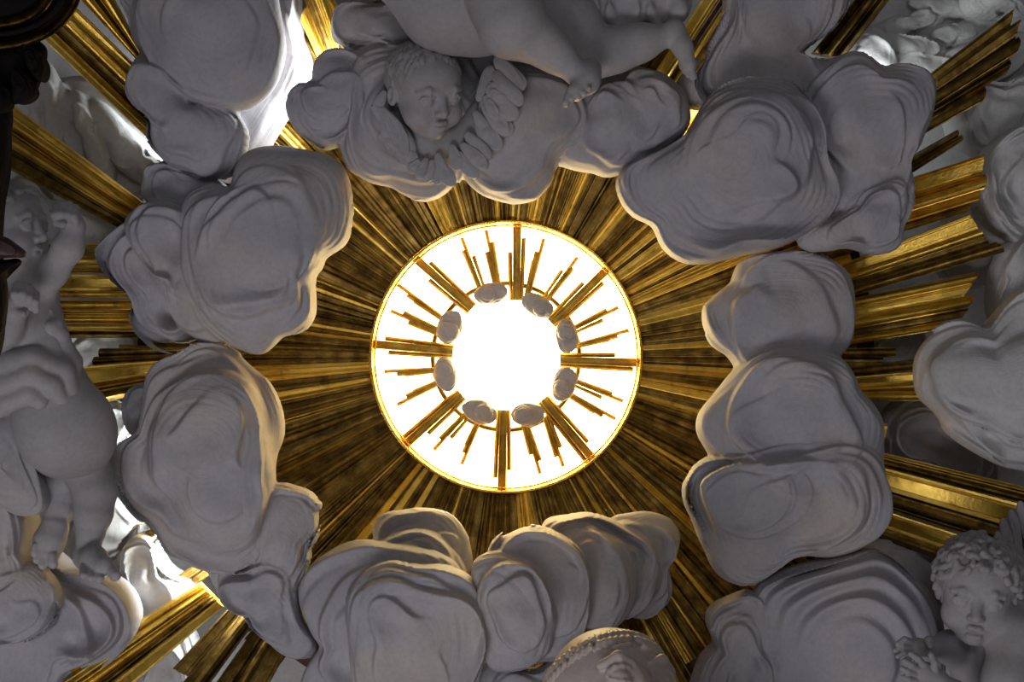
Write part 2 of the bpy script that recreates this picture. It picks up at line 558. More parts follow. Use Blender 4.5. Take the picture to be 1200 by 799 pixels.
class Lobe:
    """one swelling of a cloud: star-shaped outline in pixels at depth Y0, domed H towards the church
    and B towards the wall, with wavy ledges that follow its rim"""
    def __init__(self, pts, Y0, H=None, B=None, c=None, nr=4, amp=1.0, swirl=0, flat=None, k=None, wob=1.0, mat=None, power=2.3):
        SEED[0] += 1
        self.seed = seed = SEED[0]
        o, per = closed_curve(np.asarray(pts, float), 360)
        cr = o[:, 0] * np.roll(o[:, 1], -1) - o[:, 1] * np.roll(o[:, 0], -1)
        self.size = size = math.sqrt(abs(cr.sum()) / 2) * 0.004
        if c is None:
            c = ((o[:, 0] + np.roll(o[:, 0], -1)) * cr).sum() / (3 * cr.sum()), ((o[:, 1] + np.roll(o[:, 1], -1)) * cr).sum() / (3 * cr.sum())
        self.H = 0.34 * size if H is None else H
        self.B = 0.30 * size if B is None else B
        self.Y0, self.nr, self.amp, self.swirl, self.k, self.wob, self.pw = Y0, nr, amp, swirl, k, wob, power
        s = (Y0 + DIST) / FPX
        self.cx, self.cz = (c[0] - 600) * s, ZC - (c[1] - 399.5) * s
        dx, dz = (o[:, 0] - c[0]) * s, -(o[:, 1] - c[1]) * s
        an, R = np.arctan2(dz, dx), np.hypot(dx, dz)
        bins = np.linspace(-math.pi, math.pi, 241)
        Rb = np.full(240, np.nan)
        for b in range(240):                      # outermost crossing for each direction
            m = (an >= bins[b] - 0.03) & (an <= bins[b + 1] + 0.03)
            if m.any(): Rb[b] = R[m].max() if m.sum() < 9 else np.sort(R[m])[-3:].mean()
        ok = ~np.isnan(Rb)
        cen = (bins[:-1] + bins[1:]) / 2
        Rb = np.interp(cen, cen[ok], Rb[ok], period=2 * math.pi)
        self.cen = np.concatenate([[cen[-1] - 2 * math.pi], cen, [cen[0] + 2 * math.pi]])
        wr = lambda r: np.concatenate([[r[-1]], r, [r[0]]])
        f = np.fft.fft(Rb)
        f2 = f.copy(); f2[4:-3] = 0
        f3 = f * np.exp(-(np.fft.fftfreq(240, 1 / 240) / 24.0) ** 2)
        self.Rlo, self.R = wr(np.maximum(np.fft.ifft(f2).real, Rb.min() * 0.8)), wr(np.fft.ifft(f3).real)
        self.rmax, self.Rm = Rb.max(), Rb.mean()
        r = np.random.RandomState(seed)
        self.w1 = Waves(seed, 12, 0.5 / size, 1.5 / size)
        self.w2 = Waves(seed + 1000, 12, 0.8 / size, 2.2 / size)
        self.w3 = Waves(seed + 2000, 10, 1.2 / size, 3.4 / size)

    def polar(self, x, z):
        dx, dz = x - self.cx, z - self.cz
        r = np.hypot(dx, dz)
        an = np.arctan2(dz, dx)
        R, Rl = np.interp(an, self.cen, self.R), np.interp(an, self.cen, self.Rlo)
        t0 = np.clip(r / R, 0, 1)
        Rl = self.Rm + (Rl - self.Rm) * sstep(0.05, 0.6, t0)
        Re = Rl + (R - Rl) * np.clip(t0, 0, 1) ** 2
        return r / Re, an, Re

    def relief(self, x, z):
        """(t, effective radius, displacement) over the wall plane"""
        t, an, Re = self.polar(x, z)
        size, seed, nr = self.size, self.seed, self.nr
        g = np.arcsin(np.clip(t, 0, 1)) * 2 / math.pi
        wn = self.w1(x, 0, z)
        A = self.amp * (0.012 + 0.030 * size)
        mod = np.clip(0.62 + 0.6 * self.w2(x + 5, 0, z), 0.10, 1.4)
        ca, sa = np.cos(an), np.sin(an)
        rg = random.Random(seed)
        disp = 0 * x * z
        if self.swirl:
            phi = 0.8 * nr * g ** 1.2 + self.swirl * an / (2 * math.pi) + 0.30 * wn
            q = phi - np.floor(phi)
            disp = disp + 0.8 * A * sstep(0.1, 0.45, g) * mod * (sstep(0, 0.66, q) * (1 - sstep(0.70, 1.0, q)) - 0.45)
        else:
            for kk in range(nr):
                gk = 0.34 + 0.53 * (kk + rg.uniform(0.1, 0.9)) / nr
                wv = Waves(seed * 7 + kk, 6, 0.16, 0.75)
                amp_k = rg.uniform(0.5, 1.2) * np.clip(0.6 + 0.75 * wv(ca + kk, sa, 0 * ca), 0, 1.3)
                gw = g - gk - 0.075 * self.wob * wv(ca, sa + 3, 0 * ca + 1) - 0.045 * wn - 0.02 * self.w3(x, 1.7 * kk, z)
                wd = rg.uniform(0.10, 0.2)
                led = np.where(gw < 0, np.exp(-(gw / wd) ** 2), 1 - sstep(0, rg.uniform(0.035, 0.065), gw))
                disp = disp + 1.12 * A * amp_k * (led - 0.25) * (0.5 + 0.5 * mod) * sstep(0.02, 0.3, g)
            phi2 = nr * 2.4 * g ** 1.1 + 0.5 * wn
            disp = disp + 0.16 * A * sstep(0.1, 0.5, g) * (np.abs(np.sin(math.pi * phi2)) - 0.6) * np.clip(0.2 + self.w3(x, 7, z), 0, 1.2)
        disp = disp + 0.017 * size * self.w1(x, 2.0, z) + 0.006 * size * self.w3(x, 4.0, z)
        return t, Re, disp

    def add(self, F, k):
        pad = 0.06
        m = self.rmax + pad
        w = F._win((self.cx - m, self.Y0 - self.H - pad, self.cz - m), (self.cx + m, self.Y0 + self.B + pad, self.cz + m), 0.03)
        if w is None: return
        sl, (X, Y, Z) = w
        t, Re, disp = self.relief(X, Z)
        v = Y - self.Y0
        hh = np.where(v < 0, self.H, self.B)
        vn = np.abs(v) / hh
        a = self.pw
        rho = (t ** a + vn ** a) ** (1 / a)
        gr = np.sqrt((t / Re) ** 2 + (vn / hh) ** 2)
        d = rho * (rho - 1) / np.maximum(gr, 1e-4)
        d = d - disp * np.clip(1 - v / (self.B + 1e-6) * (v > 0), 0, 1)
        F._put(sl, d.astype(np.float32), k, False)

    def flow(self, v):
        t, an, Re = self.polar(v[:, 0], v[:, 2])
        g = np.arcsin(np.clip(t, 0, 1)) * 2 / math.pi
        wn = self.w1(v[:, 0], 0, v[:, 2])
        u = np.abs(v[:, 1] - self.Y0) / np.where(v[:, 1] < self.Y0, self.H, self.B)
        return np.hypot(t, u), np.stack([np.cos(an) * 1.1 * sstep(0, 0.45, g) + 0.3 * wn, np.sin(an) * 1.1 * sstep(0, 0.45, g), g * (9 + 14 * self.size) + 1.5 * wn + self.seed], 1)


def cloud(label, lobes, group=None, mat=None, name='stucco_cloud', k=0.05, res=0.0071):
    """a cloud whose lobes melt into one another: one continuous mesh"""
    ls = []
    for l in lobes:
        l = dict(l)
        m_ = l.pop('mat', None)
        mat = mat or m_
        ls.append(Lobe(l.pop('pts'), l.pop('Y0'), **l))
    lo = np.min([(l.cx - l.rmax, l.Y0 - l.H, l.cz - l.rmax) for l in ls], 0) - 0.07
    hi = np.max([(l.cx + l.rmax, l.Y0 + l.B, l.cz + l.rmax) for l in ls], 0) + 0.07
    # nothing far outside the frame is needed
    c0, c1 = np.array(P(-110, 900, lo[1])), np.array(P(1310, -110, hi[1]))
    lo[0], lo[2] = max(lo[0], c0[0] * 1.1), max(lo[2], c0[2])
    hi[0], hi[2] = min(hi[0], c1[0]), min(hi[2], c1[2])
    F = Field(lo, hi, res)
    for l in ls:
        l.add(F, l.k or k)
    v, f = F.mesh(3.5)
    best, fl = None, None
    for l in ls:
        d, w = l.flow(v)
        if best is None:
            best, fl = d, w
        else:
            m = d < best
            best = np.where(m, d, best)
            fl = np.where(m[:, None], w, fl)
    o = obj(name, v, f, mat or M_CLOUD, None, flow=fl)
    return tag(o, label, 'cloud', group)


def L(pts, Y0, **kw):
    return dict(pts=pts, Y0=Y0, **kw)


# ------------------------------------------------------------------ the setting: wall with its round window
CX, CY = 593.0, 418.0
Y_RING = 0.95
RC = P(CX, CY, Y_RING)
R_RING = 157 * (Y_RING + DIST) / FPX


def ring_verts(r, y, n, c=RC):
    a = np.arange(n) / n * 2 * math.pi
    return np.stack([c.x + r * np.cos(a), np.full(n, y), c.z + r * np.sin(a)], 1)


def loft(name, rows, mat, parent=None, closed_loop=False, smooth=True):
    n = len(rows[0])
    v = np.concatenate(rows)
    f = []
    m = len(rows)
    for k in range(m if closed_loop else m - 1):
        k2 = (k + 1) % m
        for i in range(n):
            j = (i + 1) % n
            f.append((k * n + i, k * n + j, k2 * n + j, k2 * n + i))
    return obj(name, v, f, mat, parent, smooth)


N = 128
WW, WH = 5.5, ZC
a_ = np.arange(N) / N * 2 * math.pi
sq = np.stack([np.cos(a_), np.sin(a_)], 1)
sq = sq / np.abs(sq).max(1)[:, None]
outer = lambda y: np.stack([sq[:, 0] * WW, np.full(N, y), ZC + sq[:, 1] * WH], 1)
w = loft('wall_back', [ring_verts(R_RING * 1.03, 1.35, N), outer(1.35), outer(1.6), ring_verts(R_RING * 1.03, 1.6, N)], M_WALL, closed_loop=True, smooth=False)
tag(w, 'pale plaster vault wall pierced by the round window', None, kind='structure')
w = loft('trim_1', [ring_verts(R_RING * 1.03, 0.97, N), ring_verts(R_RING * 1.0, 0.97, N), ring_verts(R_RING * 1.0, 1.33, N), ring_verts(R_RING * 1.03, 1.33, N)], M_RING, closed_loop=True)
tag(w, 'gilded drum lining the round window opening', None, kind='structure')

for nm, lo, hi in (('wall_left', (-WW - .25, -12, 0), (-WW, 1.6, 2 * ZC)), ('wall_right', (WW, -12, 0), (WW + .25, 1.6, 2 * ZC)),
                   ('floor', (-WW, -12, -.25), (WW, 1.6, 0)), ('ceiling', (-WW, -12, 2 * ZC), (WW, 1.6, 2 * ZC + .25))):
    v = [(x, y, z) for x in (lo[0], hi[0]) for y in (lo[1], hi[1]) for z in (lo[2], hi[2])]
    tag(obj(nm, v, [(0, 1, 3, 2), (4, 6, 7, 5), (0, 4, 5, 1), (2, 3, 7, 6), (0, 2, 6, 4), (1, 5, 7, 3)], M_ROOM, None, False), 'dim plaster of the church interior', None, kind='structure')


def disc(name, r0, r1, y, mat, parent):
    if r0 <= 0:
        v = np.vstack([ring_verts(r1, y, 96), [[RC.x, y, RC.z]]])
        f = [(i, (i + 1) % 96, 96) for i in range(96)]
        return obj(name, v, f, mat, parent, False)
    return loft(name, [ring_verts(r0, y, 96), ring_verts(r1, y, 96)], mat, parent, smooth=False)


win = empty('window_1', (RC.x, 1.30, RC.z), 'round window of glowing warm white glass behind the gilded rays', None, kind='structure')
disc('window_pane', 0, R_RING * 0.55, 1.30, glow_mat('bright_centre_glow', (1.0, 0.88, 0.55), 28.0), win)  # brighter centre zone imitates the hot middle of the glow
disc('window_pane', R_RING * 0.55, R_RING * 1.01, 1.30, glow_mat('amber_halo_glow', (1.0, 0.68, 0.20), 24.0), win)  # amber outer zone imitates the yellow halo and warms the cloud rims


# ------------------------------------------------------------------ gilded sunburst around the window
def bar(name, A0, A1, B0, B1, prof, mat, parent, back=0.03):
    """a ray: strip from edge A to edge B, inner end 0, outer end 1; prof = [(fraction across, height)]"""
    A0, A1, B0, B1 = (np.array(v) for v in (A0, A1, B0, B1))
    ins, outs = [], []
    w0, w1 = np.linalg.norm(B0 - A0), np.linalg.norm(B1 - A1)
    for f, h in prof:
        ins.append(A0 + (B0 - A0) * f + np.array([0, -h * w0, 0]))
        outs.append(A1 + (B1 - A1) * f + np.array([0, -h * w1, 0]))
    ins += [B0 + np.array([0, back, 0]), A0 + np.array([0, back, 0])]
    outs += [B1 + np.array([0, back, 0]), A1 + np.array([0, back, 0])]
    n = len(ins)
    f = [(i, (i + 1) % n, n + (i + 1) % n, n + i) for i in range(n)] + [tuple(range(n))[::-1], tuple(range(n, 2 * n))]
    return obj(name, ins + outs, f, mat, parent, False)


def _arc(a, b, h0, h1, n=5):
    return [(a + (b - a) * (1 - math.cos(t)) / 2, h0 + (h1 - h0) * math.sin(t)) for t in np.linspace(0.3, math.pi - 0.3, n)]


ROLL = [(0, 0), (0.02, 0.10), (0.10, 0.12)] + _arc(0.12, 0.88, 0.08, 0.40, 6) + [(0.90, 0.12), (0.98, 0.10), (1, 0)]
GABLE = [(0, 0), (0.03, 0.10), (0.14, 0.10), (0.18, 0.18), (0.45, 0.42), (0.56, 0.42), (0.82, 0.18), (0.86, 0.10), (0.97, 0.10), (1, 0)]
FLAT = [(0, 0), (0.02, 0.26), (0.12, 0.27), (0.15, 0.17), (0.22, 0.17), (0.26, 0.24), (0.76, 0.17), (0.80, 0.10), (0.97, 0.10), (1, 0)]
SLANT = [(0, 0), (0.04, 0.36), (0.16, 0.40), (0.20, 0.28), (0.62, 0.14), (0.66, 0.20), (0.84, 0.16), (0.88, 0.06), (1, 0)]
COVE = [(0, 0), (0.02, 0.34), (0.14, 0.38), (0.20, 0.24), (0.38, 0.12), (0.62, 0.12), (0.80, 0.24), (0.86, 0.38), (0.98, 0.34), (1, 0)]

sun = empty('gilded_sunburst', (RC.x, 0.95, RC.z), 'worn gilded sunburst of narrow rays flaring around the round window', 'sunburst')
rng = random.Random(5)


def polar(a, r, y):
    return (RC.x + r * math.cos(a), y, RC.z + r * math.sin(a))


R_OUT, Y_OUT = 2.02, 0.64
loft('sunburst_backing', [ring_verts(R_RING * 1.005, 0.985, N), ring_verts(R_OUT * 0.93, 0.70, N), ring_verts(R_OUT * 0.93, 0.76, N), ring_verts(R_RING * 1.005, 1.06, N)], M_BACK, sun, closed_loop=True)
ang = 0.0
rays = []
while ang < 2 * math.pi - 0.012:
    wd = rng.choice([0.013, 0.018, 0.02, 0.024, 0.028, 0.034, 0.045])
    if ang + wd > 2 * math.pi - 0.015: wd = 2 * math.pi - ang
    rays.append((ang, wd))
    ang += wd
for k, (a0, wd) in enumerate(rays):
    r1 = R_OUT * rng.uniform(0.88, 1.0)
    fr = (r1 - R_RING) / (R_OUT - R_RING)
    lift = rng.choice([0, 0.0, 0.012, 0.025, 0.04])
    y1 = 0.95 + (Y_OUT - 0.95) * fr - lift * 1.6
    y0 = 0.955 - lift * 0.4
    a1 = a0 + wd * 0.97
    prof = rng.choice([GABLE, ROLL, FLAT, SLANT, SLANT, COVE, GABLE])
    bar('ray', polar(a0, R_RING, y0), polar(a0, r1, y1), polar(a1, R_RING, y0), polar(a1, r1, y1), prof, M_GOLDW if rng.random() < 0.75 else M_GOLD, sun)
# the bright moulded ring
prof = [(math.cos(t), math.sin(t)) for t in np.linspace(0, 2 * math.pi, 10, endpoint=False)]
loft('window_ring', [ring_verts(R_RING + 0.011 * c_ + 0.006, 0.93 + 0.02 * s_, N) for c_, s_ in prof], M_RING, sun, closed_loop=True)
loft('window_ring', [ring_verts(R_RING + 0.006 * c_ - 0.014, 0.945 + 0.012 * s_, N) for c_, s_ in prof], M_RING, sun, closed_loop=True)

# ------------------------------------------------------------------ inner star: spokes, short rays and the small clouds
M_STAR = gold_mat('star_gilding', (0.50, 0.32, 0.05), (0.70, 0.48, 0.09), (0.28, 0.16, 0.025), (0.3, 0.48))
M_STAR.node_tree.nodes['Principled BSDF'].inputs['Metallic'].default_value = 0.55
YS = 1.02
star = empty('inner_glory', P(CX, CY, YS), 'inner gilded star of spokes and short stepped rays across the bright window', 'sunburst')


def ray_strip(name, pin, pout, w0, w1, Y, mat, parent, prof=GABLE, off0=0.0, off1=None):
    """thin ray between two pixels at depth Y; widths and sideways offset in pixels"""
    if off1 is None: off1 = off0
    d = np.array(pout, float) - np.array(pin, float)
    d /= np.linalg.norm(d)
    nrm = np.array([-d[1], d[0]])
    q = lambda pt, o: P(*(np.array(pt, float) + nrm * o), Y)
    return bar(name, q(pin, off0 - w0 / 2), q(pout, off1 - w1 / 2), q(pin, off0 + w0 / 2), q(pout, off1 + w1 / 2), prof, mat, parent, 0.02)


spokes = [((605, 352), (606, 262)), ((553, 362), (487, 303)), ((531, 412), (436, 403)), ((541, 462), (474, 522)),
          ((590, 480), (588, 574)), ((636, 468), (697, 540)), ((656, 422), (750, 425)), ((646, 379), (711, 316))]
for pin, pout in spokes:
    ray_strip('spoke', pin, pout, 8.5, 10.5, YS - 0.01, M_STAR, star, COVE)
    d = np.array(pout, float) - np.array(pin, float)
    for sgn, ext in ((-1, rng.uniform(0.62, 0.8)), (1, rng.uniform(0.8, 0.99))):
        ray_strip('spoke', pin, np.array(pin) + d * ext, 4.5, 5.5, YS + 0.005, M_STAR, star, GABLE, sgn * 6.4, sgn * 8.0)
shorts = [((563, 335), (541, 277)), ((582, 330), (570, 268)), ((620, 345), (637, 278)), ((643, 346), (677, 300)),
          ((675, 385), (726, 360)), ((680, 402), (738, 386)), ((674, 448), (731, 471)), ((668, 461), (722, 492)),
          ((642, 495), (660, 548)), ((616, 498), (634, 556)), ((563, 494), (541, 545)), ((548, 485), (508, 528)),
          ((516, 449), (464, 474)), ((509, 432), (449, 436)), ((512, 388), (457, 363)), ((520, 372), (465, 332))]
for pin, pout in shorts:
    pin, pout = np.array(pin, float), np.array(pout, float)
    d = pout - pin
    for off, ext, wd in ((-3.4, 0.74, 4.6), (0.5, 0.98, 4.2), (4.2, 0.58, 4.6)):
        if rng.random() < 0.5: off = -off
        ray_strip('short_ray', pin - d * 0.12, pin + d * ext, wd * 0.8, wd * 1.1, YS + 0.01, M_STAR, star, GABLE, off * 0.8, off * 1.15)
loft('hub_ring', [ring_verts((86 + 3 * c_) * (YS + 0.02 + DIST) / FPX, YS + 0.03 + 0.015 * s_, 64, P(CX, CY, YS + 0.03)) for c_, s_ in prof], M_GOLDW, star, closed_loop=True)


def ell(cx, cy, rx, ry, rot=0, n=12, j=0.0, seed=0):
    r = random.Random(seed)
    c, s = math.cos(math.radians(rot)), math.sin(math.radians(rot))
    out = []
    for k in range(n):
        t = 2 * math.pi * k / n
        m = 1 + j * r.uniform(-1, 1)
        x, y = rx * m * math.cos(t), ry * m * math.sin(t)
        out.append((cx + c * x - s * y, cy + s * x + c * y))
    return out


small = [(575, 344, 20, 12.5, -12), (630, 358, 20, 13, 28), (664, 394, 13, 21, -8), (661, 450, 14.5, 21, 14),
         (619, 486, 20, 14, -6), (562, 482, 21, 13.5, 22), (522, 439, 13, 21, -8), (527, 383, 15, 21, 18)]
for k, (x, y, rx, ry, ro) in enumerate(small):
    r_ = math.radians(ro)
    ax = (math.cos(r_), math.sin(r_)) if rx > ry else (-math.sin(r_), math.cos(r_))
    m_ = max(rx, ry)
    sgn = 1 if k % 2 else -1
    polar_cloud('small grey curled cloud on the inner ring of short rays', [
        L(ell(x, y, rx, ry, ro, 11, 0.05, k), 0.985, H=0.035, B=0.035, nr=3, swirl=1, amp=0.45, rings=26, flat=.6),
        L(ell(x + sgn * ax[0] * m_ * 0.25, y + sgn * ax[1] * m_ * 0.25, min(rx, ry) * 0.85, min(rx, ry) * 0.8, ro, 9, 0.04, k + 20), 0.965, H=0.03, B=0.03, nr=3, swirl=1, amp=0.6, rings=26, flat=.6)],
        group='small clouds ringing the window', name='small_cloud', mat=M_CLOUD)


# ------------------------------------------------------------------ bundles of great gilded rays
PROFS = {'r': ROLL, 'g': GABLE, 'f': FLAT, 's': SLANT, 'c': COVE, 'S': [(1 - f, h) for f, h in SLANT[::-1]]}


def bundle(label, Ain, Aout, Bin, Bout, rays, Yin=0.62, Yout=0.45, inward=0.35, group=None, mat=None, depth=0.05):
    """rays: list of (start fraction, end fraction, profile letter, outer extension, lift)"""
    Ain, Aout, Bin, Bout = (np.array(v, float) for v in (Ain, Aout, Bin, Bout))
    mid = (Aout + Bout) / 2
    root = empty('ray_bundle', P(mid[0], mid[1], Yout + 0.05), label, 'gilded rays', group)
    A0, B0 = Ain - (Aout - Ain) * inward, Bin - (Bout - Bin) * inward
    Yi = Yin + (Yin - Yout) * inward
    for f0, f1, pr, ext, lift in rays:
        i0, i1 = A0 + (B0 - A0) * f0, A0 + (B0 - A0) * f1
        o0, o1 = Aout + (Bout - Aout) * f0, Aout + (Bout - Aout) * f1
        o0, o1 = i0 + (o0 - i0) * ext, i1 + (o1 - i1) * ext
        Yo = Yi + (Yout - Yi) * ext
        bar('ray', P(*i0, Yi - 1.5 * lift), P(*o0, Yo - 1.5 * lift), P(*i1, Yi - 1.5 * lift), P(*o1, Yo - 1.5 * lift), [(f_, 1.7 * h_) for f_, h_ in PROFS[pr]], mat or (M_GOLDW if rng.random() < 0.3 else M_GOLD), root, depth)  # random darker rays imitate bright highlight streaks against dark gold
    return root


bundle('gilded rays passing behind dark bronze scroll, beside a narrow dark gap', (164, 57), (118, -30), (158, 68), (78, -18),
       [(0, .45, 'r', 1, 0), (.45, .62, 'c', 1, -.02), (.62, 1, 'r', 1, .01)], 0.6, 0.4)
bundle('broad bright gilded ray bundle with rounded lower moulding, beside dark bronze scroll', (152, 70), (78, -2), (176, 165), (40, 36),
       [(0, .24, 'f', 1, .01), (.24, .46, 's', 1, .02), (.46, .62, 'f', 1, 0), (.62, .72, 'g', 1, .01), (.72, 1, 'r', 1, .03)], 0.6, 0.4)
bundle('long dark gilded ray bundle above the raised fist of the putto', (167, 237), (12, 121), (131, 263), (6, 196),
       [(0, .2, 'f', 1, 0), (.2, .36, 'r', 1.0, .02), (.36, .46, 'g', 1.0, 0), (.46, .66, 'r', 1.0, .03), (.66, 1, 'f', .98, 0)], 0.6, 0.3)
bundle('level gilded rays behind the raised arm of the putto', (152, 286), (55, 286), (160, 396), (40, 396),
       [(0, .13, 'f', 1, 0), (.13, .24, 'r', 1, .02), (.25, .31, 'g', 1, 0), (.33, .5, 'f', .95, .01), (.5, .57, 'r', .92, .03),
        (.6, .7, 'r', 1, .01), (.71, .77, 'g', 1, .0), (.77, .84, 'r', 1, 0), (.845, .93, 'r', 1, .03), (.93, 1, 'g', 1, .01)], 0.62, 0.5)
bundle('short bright gilded ray bundle with stepped ends beside the hip of the putto', (195, 408), (117, 408), (190, 455), (112, 474),
       [(0, .15, 'r', 1, .0), (.15, .3, 'g', 1.06, .01), (.3, .62, 'f', 1.19, .03), (.62, .78, 'g', 1.09, .01), (.78, 1, 'r', 1.0, .02)], 0.62, 0.5)
b5 = bundle('great bright gilded ray bundle below the standing putto, broken at its end', (234, 683), (80, 778), (262, 711), (122, 830),
            [(0, .22, 'r', 1, 0), (.22, .42, 'g', 1.12, .02), (.42, .56, 'c', 1.14, 0), (.56, .74, 'g', 1.15, .02), (.74, 1, 'f', 1.15, .035)], 0.5, 0.2, inward=0.0)
bundle('dark gilded rays behind the tail of a cloud, split by a bright slit', (268, 712), (196, 790), (345, 745), (290, 850),
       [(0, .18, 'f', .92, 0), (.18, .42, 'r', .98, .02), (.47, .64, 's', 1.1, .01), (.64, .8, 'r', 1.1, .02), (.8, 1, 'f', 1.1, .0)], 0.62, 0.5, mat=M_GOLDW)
bundle('short gilded rays with a stepped end, wedged above the cherub cloud', (372, 68), (352, 24), (402, 55), (376, -20),
       [(0, .36, 'r', 1, .02), (.36, .66, 'f', 1.7, .0), (.66, 1, 'r', 1.6, .01)], 0.6, 0.5)
bundle('slender gilded rays behind the outstretched foot', (768, 84), (838, -25), (798, 94), (868, -12),
       [(0, .4, 'f', 1, 0), (.4, .55, 'r', 1, .02), (.58, .74, 'g', 1, .0), (.76, 1, 'r', 1, .02)], 0.6, 0.5)
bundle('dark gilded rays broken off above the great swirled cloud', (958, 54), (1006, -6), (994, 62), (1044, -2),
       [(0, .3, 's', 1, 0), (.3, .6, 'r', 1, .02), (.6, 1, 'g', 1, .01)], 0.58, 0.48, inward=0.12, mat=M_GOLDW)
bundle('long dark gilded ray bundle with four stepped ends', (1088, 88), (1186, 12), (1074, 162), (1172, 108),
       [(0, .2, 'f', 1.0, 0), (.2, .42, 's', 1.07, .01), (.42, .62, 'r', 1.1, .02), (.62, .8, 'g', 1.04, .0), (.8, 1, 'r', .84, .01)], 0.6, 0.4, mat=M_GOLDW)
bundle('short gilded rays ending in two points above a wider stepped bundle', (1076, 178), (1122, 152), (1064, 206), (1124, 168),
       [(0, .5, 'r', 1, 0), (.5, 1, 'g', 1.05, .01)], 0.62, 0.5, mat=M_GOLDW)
bundle('wide gilded ray bundle with three blunt stepped ends', (1068, 208), (1146, 183), (1058, 272), (1140, 247),
       [(0, .38, 'f', 1.05, .02), (.38, .66, 'r', 1.1, .0), (.66, .84, 'g', 1.05, .01), (.84, 1, 'r', .95, .0)], 0.6, 0.42)
bundle('gilded rays fanning out with the longest pointed end', (1000, 304), (1134, 252), (1006, 345), (1168, 298),
       [(0, .36, 'f', 1, .0), (.36, .56, 'r', 1.0, .01), (.56, .74, 'f', 1.0, -.01), (.74, 1, 'r', 1.04, .02)], 0.62, 0.42)
bundle('gilded rays under a thin pale gap, with blunt broken ends', (1006, 348), (1146, 318), (1006, 402), (1106, 386),
       [(0, .22, 'r', 1, .01), (.22, .44, 'f', 1, 0), (.44, .68, 'r', 1.08, .02), (.68, .84, 'f', 1.1, 0), (.84, 1, 'r', 1, .01)], 0.62, 0.46)
bundle('short level gilded rays running behind a pale curled cloud', (1006, 429), (1080, 420), (1020, 470), (1084, 470),
       [(0, .26, 'r', 1, .0), (.28, .55, 'f', 1, .0), (.55, .72, 'r', 1, .01), (.74, 1, 'r', 1, .02)], 0.62, 0.55)
bundle('heavy gilded ray bundle reaching behind the curly haired putto', (1030, 529), (1240, 580), (1018, 626), (1220, 700),
       [(0, .07, 'g', 1, 0), (.07, .16, 'r', 1, .01), (.17, .43, 'f', 1, .03), (.43, .56, 'S', 1, .01), (.56, .64, 'g', 1, 0), (.66, .86, 'f', 1, .0), (.86, 1, 'r', 1, .03)], 0.6, 0.4)


# ------------------------------------------------------------------ the great stucco clouds
cloud('dark smooth swelling cloud beside the bronze scroll, lit white on one flank', [
    L([(170, -60), (160, 0), (170, 90), (190, 170), (240, 208), (275, 225), (300, 195), (330, 150), (362, 112), (376, 78), (362, 40), (358, 0), (350, -60), (260, -80)], 0.58, H=.22, B=.2, nr=4, amp=1.2, flat=1.3, c=(250, 60)),
    L([(165, 0), (162, 40), (185, 85), (210, 110), (245, 127), (290, 130), (320, 108), (335, 70), (338, 35), (330, -10), (300, -60), (220, -70)], 0.22, H=.22, B=.2, nr=3, amp=.8, flat=.8),
    L([(142, -40), (140, 0), (152, 25), (158, 48), (175, 70), (200, 60), (210, 10), (190, -50)], 0.3, H=.14, B=.15),
    L([(160, 60), (148, 80), (146, 100), (155, 120), (170, 133), (176, 150), (176, 168), (188, 184), (202, 198), (228, 204), (252, 213), (275, 200), (290, 160), (270, 130), (235, 115), (205, 85), (185, 60)], 0.26, H=.2, B=.2, nr=4, amp=1.2)])

cloud('wide scalloped cloud carrying the winged cherub head', [
    L([(390, 90), (400, 160), (440, 205), (540, 205), (640, 190), (740, 180), (790, 150), (780, 100), (700, 70), (600, 50), (480, 50), (410, 60)], 0.30, H=.15, B=.2, nr=3, amp=.6),
    L([(388, 24), (398, 10), (430, 2), (470, 2), (505, 25), (505, 60), (465, 66), (420, 58), (393, 50), (387, 40)], 0.26, H=.14, B=.15),
    L([(337, 118), (340, 142), (352, 162), (376, 176), (398, 170), (425, 150), (442, 110), (432, 75), (402, 56), (378, 60), (368, 76), (364, 96), (346, 104)], 0.22, H=.20, B=.22, c=(392, 118), nr=5, amp=1.1),
    L([(410, 75), (402, 120), (397, 165), (404, 196), (425, 213), (455, 222), (482, 236), (508, 238), (528, 230), (541, 209), (562, 170), (572, 110), (540, 62), (480, 52), (430, 58)], 0.18, H=.20, B=.22, nr=4, amp=.9),
    L([(541, 209), (554, 227), (578, 240), (606, 244), (632, 238), (647, 222), (651, 200), (660, 180), (684, 160), (702, 130), (690, 95), (640, 75), (585, 80), (548, 110), (534, 160)], 0.16, H=.20, B=.22, nr=4, amp=1.0, c=(602, 155)),
    L([(650, 188), (668, 200), (692, 206), (712, 213), (734, 205), (752, 190), (764, 155), (758, 110), (738, 86), (704, 90), (680, 120), (660, 160)], 0.20, H=.18, B=.2, nr=4, amp=.8),
    L([(738, 84), (768, 83), (790, 92), (806, 112), (811, 136), (802, 158), (780, 178), (752, 193), (734, 196), (724, 160), (724, 112)], 0.22, H=.18, B=.2, nr=3, amp=.7)])

